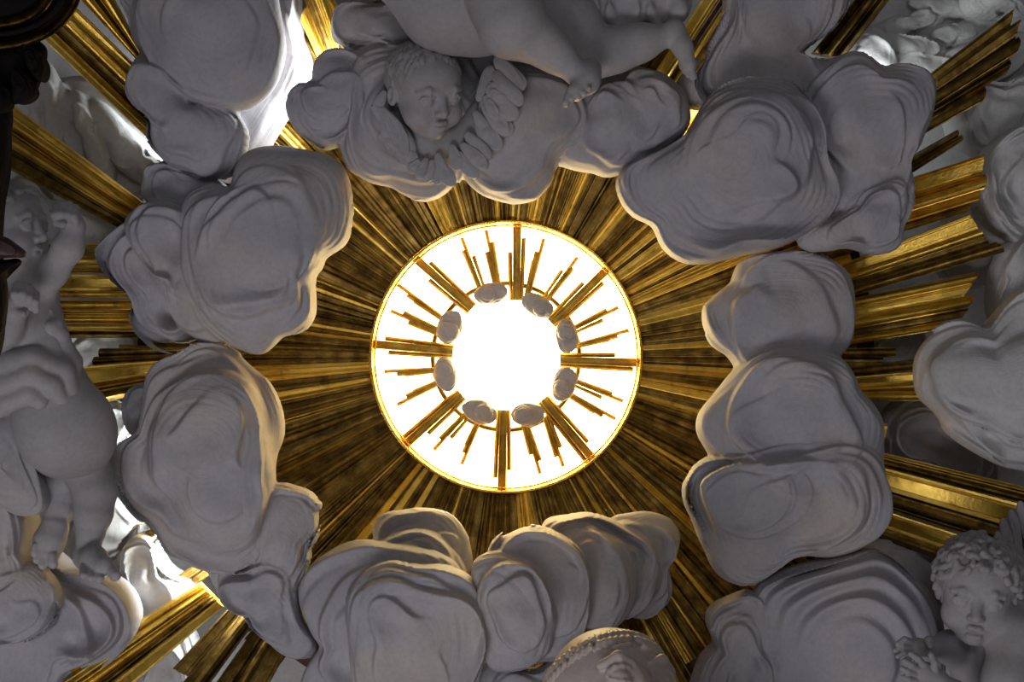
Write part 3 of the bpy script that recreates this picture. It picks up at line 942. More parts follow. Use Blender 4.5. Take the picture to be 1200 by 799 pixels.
cloud('rounded cloud with blush tint and layered folds along one side', [
    L([(167, 205), (174, 193), (192, 189), (218, 198), (245, 208), (268, 220), (250, 245), (222, 262), (195, 252), (172, 236), (165, 222)], 0.36, H=.12, B=.15, nr=4),
    L([(114, 296), (120, 282), (128, 268), (146, 254), (200, 266), (250, 330), (258, 395), (228, 412), (206, 416), (186, 411), (168, 396), (157, 380), (152, 352), (140, 333), (124, 316)], 0.38, H=.16, B=.15, nr=5, amp=1.5, c=(198, 340), wob=1.5),
    L([(145, 262), (152, 242), (174, 232), (206, 236), (250, 270), (285, 340), (285, 390), (262, 410), (238, 404), (210, 380), (193, 348), (177, 320), (160, 292)], 0.27, H=.20, B=.2, nr=5, amp=1.5, c=(225, 318), k=.02, wob=1.5),
    L([(208, 262), (212, 235), (228, 222), (252, 216), (270, 224), (278, 212), (284, 192), (298, 178), (328, 172), (362, 178), (392, 184), (408, 198), (416, 230), (417, 258), (412, 280), (398, 292), (384, 297), (380, 314), (370, 322), (368, 346), (369, 376), (352, 392), (330, 396), (312, 415), (298, 421), (272, 408), (244, 388), (224, 356), (212, 315)], 0.18, H=.26, B=.25, nr=5, amp=1.0, c=(302, 292), flat=.7),
    L([(242, 262), (262, 232), (300, 215), (345, 212), (372, 232), (378, 270), (366, 310), (340, 336), (300, 345), (262, 325), (244, 295)], 0.02, H=.10, B=.2, nr=3, amp=.9, swirl=1)])

cloud('tall smooth oval cloud with a trailing tail beside the standing putto', [
    L([(148, 462), (160, 448), (178, 446), (190, 470), (188, 505), (168, 518), (152, 508), (144, 486)], 0.40, H=.10, B=.15),
    L([(132, 548), (133, 528), (146, 516), (160, 508), (168, 470), (174, 436), (192, 420), (214, 414), (232, 402), (252, 400), (272, 408), (292, 421), (312, 442), (326, 466), (334, 492), (332, 512), (325, 530), (323, 562), (320, 602), (314, 640), (298, 662), (268, 670), (243, 667), (224, 656), (205, 651), (194, 632), (178, 614), (160, 602), (145, 584), (136, 566)], 0.24, H=.2, B=.25, nr=5, amp=1.2, c=(238, 535)),
    L([(172, 530), (180, 490), (200, 455), (230, 436), (262, 438), (290, 455), (306, 490), (314, 530), (314, 580), (304, 625), (282, 650), (256, 650), (232, 630), (208, 592), (182, 565)], 0.10, H=.20, B=.2, nr=3, amp=.6, c=(248, 540), flat=.7),
    L([(312, 600), (324, 566), (344, 568), (362, 575), (373, 590), (375, 612), (366, 636), (362, 660), (345, 690), (320, 700), (298, 680), (300, 640)], 0.26, H=.15, B=.2, nr=4, amp=1.1),
    L([(243, 660), (280, 668), (318, 655), (345, 668), (352, 700), (358, 735), (379, 762), (371, 770), (347, 771), (325, 760), (300, 740), (276, 716), (258, 698)], 0.22, H=.14, B=.2, nr=5, amp=1.1, c=(305, 705))])

cloud('bluish grey cloud of stacked discs beneath the window', [
    L([(436, 630), (438, 612), (453, 600), (480, 594), (512, 594), (536, 606), (550, 626), (554, 648), (548, 670), (530, 690), (480, 685), (446, 660)], 0.42, H=.12, B=.15, nr=3),
    L([(425, 660), (440, 635), (458, 622), (486, 616), (508, 620), (526, 634), (542, 656), (550, 690), (530, 730), (460, 730), (425, 700)], 0.30, H=.14, B=.2, nr=3),
    L([(344, 704), (343, 686), (350, 664), (366, 645), (390, 633), (416, 626), (444, 630), (486, 634), (522, 646), (548, 672), (562, 710), (572, 760), (570, 830), (470, 860), (360, 840), (352, 800), (366, 772), (376, 758), (362, 742), (354, 722)], 0.16, H=.18, B=.25, nr=5, amp=1.1, c=(455, 740)),
    L([(404, 722), (410, 686), (428, 666), (454, 656), (478, 660), (502, 661), (530, 662), (556, 677), (570, 704), (574, 744), (568, 790), (548, 834), (480, 866), (424, 836), (406, 780)], 0.0, H=.2, B=.2, nr=4, amp=1.0, c=(488, 752), flat=.65)], k=0.012)

cloud('row of overlapping disc shaped cloud lobes behind the tonsured head', [
    L([(712, 610), (735, 600), (764, 599), (784, 608), (796, 625), (797, 646), (786, 662), (788, 688), (784, 706), (766, 720), (744, 725), (722, 705), (710, 650)], 0.42, H=.12, B=.15, nr=4, amp=1.1, c=(750, 660)),
    L([(632, 616), (662, 603), (690, 600), (718, 606), (746, 616), (766, 632), (776, 656), (776, 688), (764, 710), (736, 726), (690, 722), (650, 680)], 0.34, H=.14, B=.18, nr=4, amp=1.1),
    L([(648, 640), (660, 622), (680, 616), (704, 621), (728, 634), (743, 656), (748, 682), (742, 712), (722, 738), (690, 750), (655, 720)], 0.22, H=.16, B=.2, nr=4),
    L([(570, 650), (580, 630), (600, 617), (624, 613), (652, 622), (676, 636), (691, 662), (697, 692), (690, 726), (674, 758), (640, 780), (600, 760), (575, 705)], 0.12, H=.18, B=.2, nr=4),
    L([(552, 662), (564, 647), (590, 640), (616, 650), (640, 670), (652, 700), (654, 732), (645, 762), (624, 782), (596, 789), (572, 782), (560, 745), (553, 700)], 0.0, H=.18, B=.2, nr=3, flat=.65),
    L([(560, 770), (620, 786), (660, 765), (700, 740), (720, 780), (700, 850), (560, 850)], 0.10, H=.1, B=.2, nr=4)], k=0.012)

cloud('vast dark cloud with a round swirl and jutting lobes', [
    L([(812, 110), (826, 60), (845, 10), (860, -50), (990, -60), (992, -5), (980, 28), (952, 50), (944, 72), (985, 80), (1000, 130), (930, 170), (860, 150)], 0.34, H=.16, B=.2, nr=6, amp=1.4, c=(900, 70)),
    L([(938, 140), (944, 104), (965, 78), (992, 62), (1012, 64), (1030, 80), (1058, 78), (1084, 86), (1092, 106), (1090, 132), (1080, 156), (1076, 176), (1066, 198), (1070, 220), (1056, 244), (1010, 262), (970, 255), (950, 205)], 0.22, H=.2, B=.22, nr=5, amp=1.2, c=(1010, 160)),
    L([(930, 284), (958, 268), (982, 250), (994, 226), (1024, 214), (1056, 206), (1071, 216), (1070, 240), (1060, 264), (1056, 290), (1036, 300), (1010, 298), (984, 292), (956, 296)], 0.14, H=.14, B=.2, nr=4, amp=1.2, c=(1012, 258)),
    L([(721, 216), (726, 202), (746, 190), (772, 176), (796, 156), (808, 132), (832, 106), (868, 92), (910, 92), (944, 108), (962, 148), (970, 192), (986, 226), (974, 256), (936, 282), (902, 300), (870, 308), (832, 316), (804, 312), (780, 296), (770, 272), (763, 258), (745, 254), (730, 240)], 0.12, H=.24, B=.25, nr=6, amp=1.2, c=(870, 195), flat=.7),
    L([(800, 182), (810, 150), (838, 126), (876, 114), (908, 124), (926, 150), (926, 190), (912, 220), (884, 240), (850, 242), (820, 227), (804, 206)], -0.04, H=.09, B=.15, nr=4, amp=.9, swirl=1)])

cloud('stacked three lobed cloud with warm lit flank beside the window', [
    L([(817, 374), (821, 356), (838, 341), (854, 330), (861, 312), (882, 299), (920, 294), (964, 299), (990, 311), (1001, 332), (1007, 362), (1005, 392), (992, 412), (955, 430), (900, 445), (864, 436), (848, 416), (830, 402)], 0.26, H=.2, B=.22, nr=5, amp=1.1, c=(915, 368)),
    L([(811, 506), (812, 486), (826, 466), (848, 444), (870, 422), (900, 406), (940, 402), (980, 410), (1004, 434), (1012, 456), (1030, 476), (1039, 498), (1038, 518), (1024, 538), (960, 575), (900, 575), (860, 548), (836, 532), (820, 522)], 0.14, H=.24, B=.25, nr=5, amp=1.1, c=(925, 488), flat=.7),
    L([(803, 572), (808, 555), (824, 541), (860, 532), (920, 515), (980, 512), (1024, 530), (1040, 560), (1045, 592), (1034, 622), (1010, 642), (982, 655), (950, 655), (920, 662), (896, 680), (870, 688), (850, 680), (836, 662), (828, 640), (818, 612), (806, 588)], 0.10, H=.22, B=.25, nr=6, amp=1.3, c=(915, 595), k=.13),
    L([(818, 572), (838, 553), (876, 540), (922, 542), (950, 562), (948, 598), (925, 618), (888, 632), (852, 628), (830, 606)], -0.07, H=.07, B=.15, nr=3, amp=.8)])

cloud('large swirled cloud below, in front of the curly haired putto', [
    L([(826, 724), (834, 706), (860, 696), (884, 690), (898, 720), (910, 780), (900, 850), (816, 840), (810, 795), (820, 768), (836, 756), (832, 738)], 0.14, H=.16, B=.2, nr=6, amp=1.3, c=(868, 770)),
    L([(884, 704), (890, 686), (920, 670), (960, 658), (1000, 648), (1030, 644), (1060, 668), (1086, 700), (1098, 750), (1080, 840), (900, 850), (884, 790), (880, 744)], 0.12, H=.22, B=.25, nr=6, amp=1.3, swirl=1, c=(985, 755), flat=.8)])

cloud('pale curled cloud hanging beside the level rays', [
    L([(1065, 436), (1070, 412), (1084, 390), (1110, 375), (1132, 377), (1152, 386), (1176, 360), (1206, 335), (1250, 350), (1270, 460), (1240, 545), (1192, 552), (1160, 541), (1130, 525), (1104, 500), (1084, 476), (1068, 460)], 0.24, H=.18, B=.22, nr=6, amp=1.3, c=(1165, 455), mat=M_PALE),
    L([(1088, 434), (1104, 412), (1134, 404), (1160, 412), (1184, 402), (1220, 398), (1250, 450), (1210, 512), (1152, 502), (1110, 478)], 0.08, H=.10, B=.15, nr=3, amp=1.0, swirl=1, mat=M_PALE)])

cloud('grey banked cloud behind the stepped ray ends', [
    L([(1138, 215), (1150, 180), (1170, 155), (1198, 140), (1250, 130), (1270, 220), (1230, 300), (1180, 296), (1150, 270)], 0.62, H=.2, B=.3, nr=7, amp=1.4, mat=M_PALE),
    L([(1162, 320), (1170, 300), (1195, 275), (1245, 262), (1265, 340), (1240, 410), (1180, 410), (1160, 370)], 0.5, H=.2, B=.3, nr=7, amp=1.3, mat=M_PALE),
    ])

cloud('pale cloud knot between the long dark rays and the banked cloud', [
    L([(1105, 110), (1130, 92), (1165, 100), (1200, 90), (1240, 120), (1200, 170), (1150, 185), (1118, 160)], 0.85, H=.2, B=.4, nr=6, amp=1.3, mat=M_PALE)])

cloud('shadowed cloud hollow behind the blunt stepped rays', [
    L([(1085, 240), (1120, 200), (1160, 190), (1180, 260), (1165, 330), (1110, 330)], 1.0, H=.15, B=.3, nr=5, amp=1.2, mat=M_PALE)])

cloud('pale rippling cloud bank high behind the dark rays', [
    L(ell(1100, 40, 120, 75, -8), 1.05, H=.14, B=.25, nr=3, amp=.8, mat=M_PALE)] + [
    L(ell(x, y, rx, ry, ro, 12, .06, i), .93 - .02 * (i % 3), H=.09, B=.15, nr=2, amp=.9, k=.02) for i, (x, y, rx, ry, ro) in enumerate((
        (1062, 30, 46, 14, -14), (1116, 8, 52, 15, 6), (1060, 54, 48, 13, 8), (1116, 42, 48, 14, -8), (1078, 76, 52, 13, 6), (1140, 64, 46, 14, -16), (1160, 24, 44, 16, 10), (1100, 96, 50, 12, -4)))], k=.03, res=.0078)
cloud('white lit hoop of cloud beside the broken dark rays', [
    L([(988, 70), (996, 44), (1016, 32), (1036, 40), (1049, 60), (1052, 88), (1030, 110), (1000, 100)], 0.82, H=.12, B=.3, nr=3, amp=1.8, mat=M_PALE)])
cloud('pale fringed cloud corner above the stepped dark rays', [
    L([(1130, 10), (1136, -30), (1200, -40), (1240, 0), (1220, 34), (1170, 22)], 0.7, H=.14, B=.3, nr=6, amp=1.5, mat=M_PALE)])

cloud('pale stucco cloud with deep upright folds between two ray bundles', [
    L(ell(110, 165, 92, 72, 30), 1.0, H=.12, B=.3, nr=3, amp=.8, mat=M_PALE)] + [
    L(ell(x, y, rx, ry, ro, 12, .06, i + 40), .86 - .015 * (i % 2), H=.11, B=.15, nr=2, amp=.8, k=.018) for i, (x, y, rx, ry, ro) in enumerate((
        (46, 132, 10, 50, -4), (64, 130, 11, 62, -10), (84, 150, 11, 66, -16), (108, 160, 13, 66, -22), (140, 168, 20, 62, -38), (170, 190, 16, 44, -48)))], k=.03, res=.0078)

cloud('pale cloud behind the head and raised fist of the standing putto', [
    L([(0, 205), (20, 190), (60, 215), (100, 245), (130, 270), (120, 300), (60, 300), (10, 280)], 0.72, H=.15, B=.45, nr=5, amp=1.2, mat=M_PALE)])

cloud('bluish cloud bank on which the standing putto plants his feet', [
    L([(-60, 560), (0, 545), (30, 580), (45, 640), (50, 690), (55, 740), (0, 756), (-60, 740)], 0.10, H=.2, B=.3, nr=5, amp=1.2, c=(0, 650)),
    L([(-60, 690), (0, 660), (45, 640), (80, 660), (120, 672), (150, 690), (165, 730), (140, 775), (90, 800), (60, 850), (-60, 850)], 0.26, H=.2, B=.4, nr=7, amp=1.3, c=(55, 740)),
    L([(-40, 690), (10, 668), (45, 660), (70, 690), (66, 725), (40, 748), (0, 752), (-40, 740)], 0.0, H=.14, B=.2, nr=5, amp=1.3)])

cloud('brightly lit white fold of cloud rising behind the putto foot', [
    L([(140, 650), (145, 632), (158, 620), (172, 612), (184, 622), (188, 650), (205, 672), (232, 685), (228, 720), (180, 760), (150, 730), (142, 690)], 0.66, H=.16, B=.3, nr=5, amp=1.8, mat=M_PALE, c=(172, 680)),
    ])

cloud('white lit cloud swelling behind the calf of the standing putto', [
    L([(95, 600), (130, 560), (150, 590), (168, 612), (150, 650), (110, 665), (80, 650)], 0.80, H=.12, B=.3, nr=3, amp=1.0, mat=M_PALE),
    ])

cloud('white lit stucco drape beside the hip of the standing putto', [
    L([(95, 480), (120, 470), (150, 470), (165, 500), (140, 530), (100, 530)], 0.90, H=.1, B=.3, nr=5, amp=1.5, mat=M_PALE),
    ])

cloud('pale cloud strip between level rays and the short stepped bundle', [
    L([(60, 400), (100, 380), (180, 385), (205, 400), (190, 420), (110, 440), (75, 460)], 0.95, H=.1, B=.3, nr=5, amp=1.5, mat=M_PALE),
    ])

cloud('pale lit cloud beneath the great bright ray bundle', [
    L([(165, 760), (190, 735), (220, 735), (232, 760), (220, 830), (165, 830)], 0.80, H=.12, B=.3, nr=5, amp=1.5, mat=M_PALE)])

cloud('dark stucco strip above the short level rays', [
    L([(1004, 400), (1030, 388), (1075, 385), (1085, 410), (1060, 430), (1015, 432)], 0.95, H=.1, B=.3, nr=6, amp=1.5, mat=M_PALE),
    ])

cloud('shadowed rough stucco hollow above the heavy ray bundle', [
    L([(1030, 500), (1050, 465), (1090, 470), (1130, 510), (1170, 545), (1160, 580), (1080, 560), (1035, 540)], 0.85, H=.14, B=.35, nr=6, amp=1.6, c=(1090, 520)),
    ])

cloud('shadowed stucco fold below the heavy ray bundle', [
    L([(1000, 650), (1030, 625), (1080, 640), (1120, 680), (1110, 730), (1060, 720)], 0.6, H=.12, B=.3, nr=5, amp=1.2)])


# ------------------------------------------------------------------ figures
def sdf_obj(name, F, mat, parent, part=None):
    v, f = F.mesh()
    o = obj(name, v, f, mat, parent)
    if part is not None: o.parent = part
    return o


class Frame:
    """local head frame: x = side, y = out of the face, z = up, in units of the head's height"""
    def __init__(self, c, size, f, up):
        self.c = np.array(c, float)
        self.s = size
        f = np.array(f, float); f /= np.linalg.norm(f)
        up = np.array(up, float)
        up = up - f * up.dot(f); up /= np.linalg.norm(up)
        x = np.cross(up, f)
        self.A = np.stack([x, f, up], 0)

    def p(self, x, y, z):
        return self.c + self.s * (x * self.A[0] + y * self.A[1] + z * self.A[2])


def add_head(F, H, adult=False, mouth=0.0):
    s = H.s
    b = lambda c, r, k, sub=False: F.ball(H.p(*c), [x * s for x in r], k * s, H.A, sub)
    cn = lambda a, c, ra, rb, k, sub=False: F.cone(H.p(*a), H.p(*c), ra * s, rb * s, k * s, sub)
    b((0, -0.10, 0.13), (0.39, 0.45, 0.37), 0.05)
    if adult:
        b((0, 0.10, -0.14), (0.30, 0.30, 0.38), 0.12)
        cn((0, 0.24, -0.42), (0, 0.20, -0.38), 0.09, 0.12, 0.1)
        for sx in (-1, 1):
            b((sx * 0.17, 0.22, -0.14), (0.12, 0.12, 0.10), 0.08)
            cn((sx * 0.30, -0.02, -0.30), (sx * 0.06, 0.26, -0.44), 0.06, 0.06, 0.1)
    else:
        b((0, 0.10, -0.14), (0.33, 0.31, 0.34), 0.14)
        b((0, 0.16, 0.14), (0.31, 0.22, 0.24), 0.10)
        b((0, 0.30, -0.39), (0.11, 0.10, 0.09), 0.08)
        b((0, 0.16, -0.40), (0.16, 0.14, 0.10), 0.10)
        for sx in (-1, 1):
            b((sx * 0.18, 0.22, -0.21), (0.165, 0.17, 0.16), 0.08)
    ey = 0.02 if adult else 0.0
    for sx in (-1, 1):
        e = 0.15 * sx
        b((e, 0.46 if adult else 0.468, ey), (0.10, 0.10, 0.060 if adult else 0.056), 0.055, True)
        b((e * 1.02, 0.335, ey - 0.005), (0.078, 0.078, 0.070), 0.012)
        # lids
        arc = [(e + 0.092 * math.cos(t), 0.400 - 0.05 * abs(math.cos(t)) ** 2, ey - 0.004 + 0.052 * math.sin(t)) for t in np.linspace(0, math.pi, 7)]
        for p, q in zip(arc[:-1], arc[1:]): cn(p, q, 0.017, 0.017, 0.012)
        arc = [(e + 0.088 * math.cos(t), 0.395 - 0.05 * abs(math.cos(t)) ** 2, ey - 0.010 + 0.045 * math.sin(t)) for t in np.linspace(math.pi, 2 * math.pi, 7)]
        for p, q in zip(arc[:-1], arc[1:]): cn(p, q, 0.014, 0.014, 0.012)
        # brow
        cn((e - sx * 0.08, 0.375, ey + 0.085), (e + sx * 0.01, 0.38, ey + 0.115), *((0.03, 0.035, 0.035) if adult else (0.022, 0.024, 0.05)))
        cn((e + sx * 0.01, 0.38, ey + 0.115), (e + sx * 0.11, 0.31, ey + 0.075), *((0.035, 0.03, 0.035) if adult else (0.024, 0.018, 0.05)))
        # ear
        b((sx * 0.385, -0.06, -0.06), (0.05, 0.085, 0.12), 0.03)
        b((sx * 0.435, -0.04, -0.05), (0.035, 0.045, 0.07), 0.02, True)
    nz = 0.03 if adult else 0.0
    cn((0, 0.375, 0.03), (0, 0.455 + nz, -0.125 - nz * 1.5), 0.035, 0.055, 0.05)
    b((0, 0.455 + nz * 1.4, -0.14 - nz * 1.5), (0.046 + nz / 3, 0.046, 0.044), 0.03)
    for sx in (-1, 1):
        b((sx * 0.052, 0.425 + nz, -0.152 - nz * 1.5), (0.038, 0.042, 0.034), 0.025)
        b((sx * 0.03, 0.455 + nz, -0.19 - nz * 1.5), (0.018, 0.02, 0.016), 0.01, True)
    mz = -0.275 - nz
    up = [(-0.105, 0.355, mz - 0.008), (-0.045, 0.415, mz + 0.016), (0, 0.425, mz + 0.010), (0.045, 0.415, mz + 0.016), (0.105, 0.355, mz - 0.008)]
    for p, q in zip(up[:-1], up[1:]): cn(p, q, 0.024, 0.026, 0.025)
    cn((-0.05, 0.39, mz - 0.045 - mouth), (0.05, 0.39, mz - 0.045 - mouth), 0.032, 0.032, 0.03)
    cn((-0.07, 0.42, mz - 0.016 - mouth / 2), (0.07, 0.42, mz - 0.016 - mouth / 2), 0.010 + mouth * 0.55, 0.010 + mouth * 0.55, 0.01, True)


def hair_locks(F, H, seed, n, zone, length=0.3, rad=0.03, wave=0.25, crown=(0.1, -0.45, 0.9), swirl=0.0, comb=(0, 0, 0), lift=0.02):
    """locks combed away from the crown over the skull; zone(x,y,z) tells where hair grows"""
    r = random.Random(seed)
    s = H.s
    rx, ry, rz = 0.39, 0.45, 0.37
    crown = np.array(crown) / np.linalg.norm(crown)
    pts = []
    while len(pts) < n:
        v = np.array([r.gauss(0, 1), r.gauss(0, 1), r.gauss(0.3, 1)])
        v /= np.linalg.norm(v)
        if not zone(*v): continue
        if min([np.linalg.norm(v - q) for q in pts] + [9]) < 1.25 / math.sqrt(n): 
            if r.random() < 0.9: continue
        pts.append(v)
    for v in pts:
        ph = r.uniform(0, 6.28)
        steps = 8
        prev = None
        w = v.copy()
        spin = r.choice([-1, 1])
        ln = length * r.uniform(0.75, 1.2)
        for i in range(steps):
            tang = (w - crown) + np.array(comb)
            t_ = tang - w * tang.dot(w)
            t_ /= (np.linalg.norm(t_) + 1e-6)
            side = np.cross(w, t_)
            an = math.sin(ph + i * 1.1) * wave + swirl * spin * (i - 1.5)
            w = w + (t_ * math.cos(an) + side * math.sin(an)) * (ln / steps)
            w /= np.linalg.norm(w)
            lf = 1.0 + lift * (1 + 0.6 * math.sin(ph + i * 0.9)) 
            p = H.p(w[0] * rx * lf, -0.10 + w[1] * ry * lf, 0.13 + w[2] * rz * lf)
            rr = rad * s * (0.55 + 0.5 * math.sin(math.pi * (i + 0.6) / steps))
            if prev is not None:
                F.cone(prev[0], p, prev[1], rr, 0.004)
            prev = (p, rr)


def hair_base(F, H, zone_sub, grow=1.035):
    s = H.s
    F.ball(H.p(0, -0.10, 0.13), [0.39 * s * grow, 0.45 * s * grow, 0.37 * s * grow], 0.01, H.A)
    for c, r in zone_sub:
        F.ball(H.p(*c), [x * s for x in r], 0.02, H.A, True)


def q3(px, py, Y, r):
    return (np.array(P(px, py, Y)), r * (Y + DIST) / FPX)


def limb(F, pts, k=0.03):
    F.chain([q3(*p) for p in pts], k)


def box_of(pts, pad):
    ys = [p[2] for p in pts]
    a = np.array([np.array(P(p[0], p[1], y)) for p in pts for y in ys])
    return a.min(0) - pad, a.max(0) + pad


def feather(part, root, base, tip, w, Y, mat=None, H=0.03, bend=0.0):
    """a rounded plume: leaf outline from base to tip, in pixels at depth Y"""
    b, t = np.array(base, float), np.array(tip, float)
    d = t - b
    ln = np.linalg.norm(d)
    d /= ln
    nr_ = np.array([-d[1], d[0]])
    out = []
    for u, ww in ((0, .18), (.2, .34), (.45, .46), (.7, .5), (.9, .36)):
        out.append(b + d * ln * u + nr_ * (w * ww + bend * math.sin(math.pi * u)))
    out.append(t + nr_ * bend * 0.0)
    for u, ww in ((.9, .36), (.7, .5), (.45, .46), (.2, .34), (0, .18)):
        out.append(b + d * ln * u - nr_ * (w * ww - bend * math.sin(math.pi * u)))
    return billow(root, out, Y, H=H, B=0.02, nr=2, amp=0.5, mat=mat or M_FIG, name='feather', rings=12, part=part, flat=0.6)


# ---- winged cherub head on the scalloped cloud
R1 = empty('cherub_head', P(505, 180, 0.0), 'winged cherub head with short hair, glancing down from the cloud', 'cherub')
H1 = Frame(P(499, 105, -0.10), 104 * 0.00395, (0.50, -0.78, -0.42), (-0.10, -0.1, 1))
F = Field(*box_of([(425, 45, -0.33), (620, 225, 0.15)], 0.02), 0.0042)
add_head(F, H1)
limb(F, [(503, 140, -0.02, 20), (502, 172, 0.03, 20)], 0.03)
limb(F, [(450, 132, 0.04, 14), (470, 165, 0.04, 20), (505, 182, 0.05, 24), (545, 165, 0.04, 22), (575, 125, 0.03, 20)], 0.03)
sdf_obj('head', F, M_FIG, R1)
F = Field(*box_of([(440, 35, -0.36), (560, 150, 0.15)], 0.02), 0.0040)
hair_base(F, H1, [((0, 0.42, -0.12), (0.46, 0.52, 0.40)), ((0, 0.15, -0.45), (0.6, 0.6, 0.36))])
hair_locks(F, H1, 3, 210, lambda x, y, z: (z > 0.35 and y < 0.55) or (y < 0.05 and z > -0.35), 0.42, 0.024, 0.5, comb=(-0.3, 0.1, 0), lift=0.025)
sdf_obj('hair', F, M_HAIR, R1)
for bpts, fth in (
        ([(438, 118), (448, 108), (457, 116), (455, 135), (470, 165), (488, 188), (484, 198), (466, 186), (448, 164), (436, 142)],
         [((452, 106), (438, 134), 15, 0), ((436, 124), (456, 176), 13, -5), ((442, 124), (468, 184), 13, -6), ((449, 126), (478, 188), 13, -6), ((457, 134), (486, 188), 12, -5), ((444, 158), (491, 196), 17, -4),
          ((492, 186), (480, 203), 13, 0), ((500, 186), (489, 210), 13, 0), ((508, 186), (499, 214), 13, 0), ((516, 188), (512, 217), 13, 0), ((512, 180), (531, 218), 18, 2)]),
        ([(560, 118), (575, 90), (600, 84), (613, 98), (605, 125), (590, 150), (570, 175), (545, 195), (535, 185), (548, 160)],
         [((560, 118), (578, 76), 17, 0), ((582, 66), (614, 106), 26, 3), ((580, 84), (612, 124), 24, 3), ((572, 100), (606, 140), 24, 3), ((566, 116), (600, 158), 24, 3),
          ((584, 78), (600, 104), 16, 0), ((576, 96), (592, 124), 16, 0), ((568, 112), (584, 142), 16, 0), ((558, 134), (588, 176), 22, 3), ((556, 130), (572, 160), 16, 0),
          ((546, 156), (574, 188), 20, 0), ((540, 168), (572, 198), 18, 0), ((534, 178), (560, 208), 18, 0), ((529, 170), (537, 200), 16, 0)])):
    wg = billow(R1, bpts, -0.02, H=0.05, B=0.08, nr=2, amp=0.5, mat=M_FIG, name='wing', rings=20)
    for i, (b_, t_, w_, be) in enumerate(fth):
        feather(wg, R1, b_, t_, w_, -0.066 - 0.005 * (i % 4), M_FIG, 0.016, be)

# ---- reclining putto, legs only in view
R2 = empty('reclining_putto', P(600, 60, -0.2), 'reclining naked putto with crossed chubby legs over the cherub cloud', 'putto')
F = Field(*box_of([(400, -170, -0.62), (830, 130, 0.2)], 0.03), 0.0066)
limb(F, [(455, -130, -0.15, 48), (485, -55, -0.18, 60), (528, 0, -0.2, 60), (562, 14, -0.2, 52)], 0.08)
limb(F, [(575, -50, -0.36, 52), (600, 26, -0.46, 42)], 0.022)
limb(F, [(602, 34, -0.42, 34), (634, 50, -0.42, 25), (652, 64, -0.41, 20), (674, 84, -0.4, 14)], 0.05)
limb(F, [(691, 82, -0.37, 14), (688, 95, -0.42, 14), (675, 108, -0.46, 11)], 0.03)
limb(F, [(676, 86, -0.4, 13), (688, 88, -0.40, 14)], 0.03)
for (a, b_, r) in (((668, 108), (663, 121), 5), ((674, 108), (670, 116), 4.2), ((679, 107), (677, 113), 4), ((684, 104), (684, 109), 3.8), ((688, 100), (690, 104), 3.4)):
    limb(F, [(*a, -0.47, r), (*b_, -0.49, r)], 0.006)
limb(F, [(600, -30, -0.1, 55), (660, 25, -0.12, 42), (695, 62, -0.16, 28)], 0.06)
limb(F, [(695, 66, -0.17, 25), (722, 58, -0.18, 25), (750, 50, -0.18, 21), (782, 42, -0.18, 13)], 0.05)
limb(F, [(790, 36, -0.17, 14), (800, 56, -0.2, 11), (807, 74, -0.22, 9)], 0.03)
for i, (a, b_, r) in enumerate((((808, 76), (812, 90), 5), ((804, 78), (807, 88), 4), ((801, 76), (803, 84), 3.6), ((798, 73), (799, 79), 3.4))):
    limb(F, [(*a, -0.22 + 0.015 * i, r), (*b_, -0.22 + 0.015 * i, r)], 0.006)
sdf_obj('body', F, M_FIG, R2)
F = Field(*box_of([(630, -80, -0.3), (830, 60, 0.15)], 0.03), 0.006)
limb(F, [(655, -40, -0.02, 45), (700, -10, -0.02, 45), (765, -10, -0.02, 40)], 0.05)
limb(F, [(655, 0, -0.02, 34), (720, 8, -0.02, 34), (782, 5, -0.02, 28)], 0.05)
for x0, x1, b_, r in ((668, 676, 4, 8), (690, 694, 7, 9), (714, 718, -6, 8), (736, 744, 5, 9), (760, 766, -5, 8), (784, 792, 5, 8)):
    limb(F, [(x0, -60, -0.12, r), (x0 + b_, -20, -0.15, r), (x1 + b_, 10, -0.15, r * .9), (x1 - b_, 32, -0.12, r * .7)], 0.04)
for x0, b_ in ((702, 5), (726, -5), (750, 5), (774, -4)):
    F.chain([(P(x0, -40, -0.19), 0.012), (P(x0 + b_, 0, -0.19), 0.012), (P(x0 + 3, 24, -0.165), 0.008)], 0.025, True)
sdf_obj('drapery', F, M_FIG, R2)

# ---- standing putto with raised fist
R3 = empty('standing_putto', P(100, 680, -0.1), 'standing putto seen from the side, one fist raised, cloth around his hips', 'putto')
H3 = Frame(P(8, 266, -0.12), 106 * 0.0039, (0.93, -0.28, 0.02), (-0.12, 0.05, 1))
F = Field(*box_of([(-70, 200, -0.5), (150, 690, 0.25)], 0.03), 0.0060)
add_head(F, H3)
limb(F, [(22, 312, -0.08, 24), (30, 345, -0.06, 36)], 0.06)
limb(F, [(22, 350, -0.06, 38), (36, 395, -0.10, 38), (46, 435, -0.08, 42), (66, 480, -0.04, 46), (82, 512, -0.02, 50)], 0.08)
F.ball(P(60, 508, -0.11), 0.155, 0.10)
F.ball(P(98, 504, -0.10), (0.145, 0.155, 0.19), 0.08)
limb(F, [(44, 340, -0.10, 19), (62, 318, -0.16, 17), (80, 290, -0.22, 17), (87, 268, -0.22, 13)], 0.04)
limb(F, [(84, 260, -0.23, 13), (76, 248, -0.24, 13)], 0.03)
for i, (a, b_, c_) in enumerate((((66, 243), (64, 252), (70, 258)), ((73, 240), (71, 251), (76, 258)), ((81, 240), (79, 252), (83, 259)), ((88, 244), (86, 254), (89, 260)))):
    limb(F, [(*a, -0.26, 5), (*b_, -0.30, 5), (*c_, -0.28, 4.5)], 0.006)
limb(F, [(62, 250, -0.24, 5), (66, 261, -0.29, 4.5), (74, 263, -0.31, 4)], 0.006)
limb(F, [(-30, 345, -0.1, 24), (-22, 410, -0.26, 22), (6, 385, -0.30, 19), (20, 362, -0.33, 14)], 0.04)
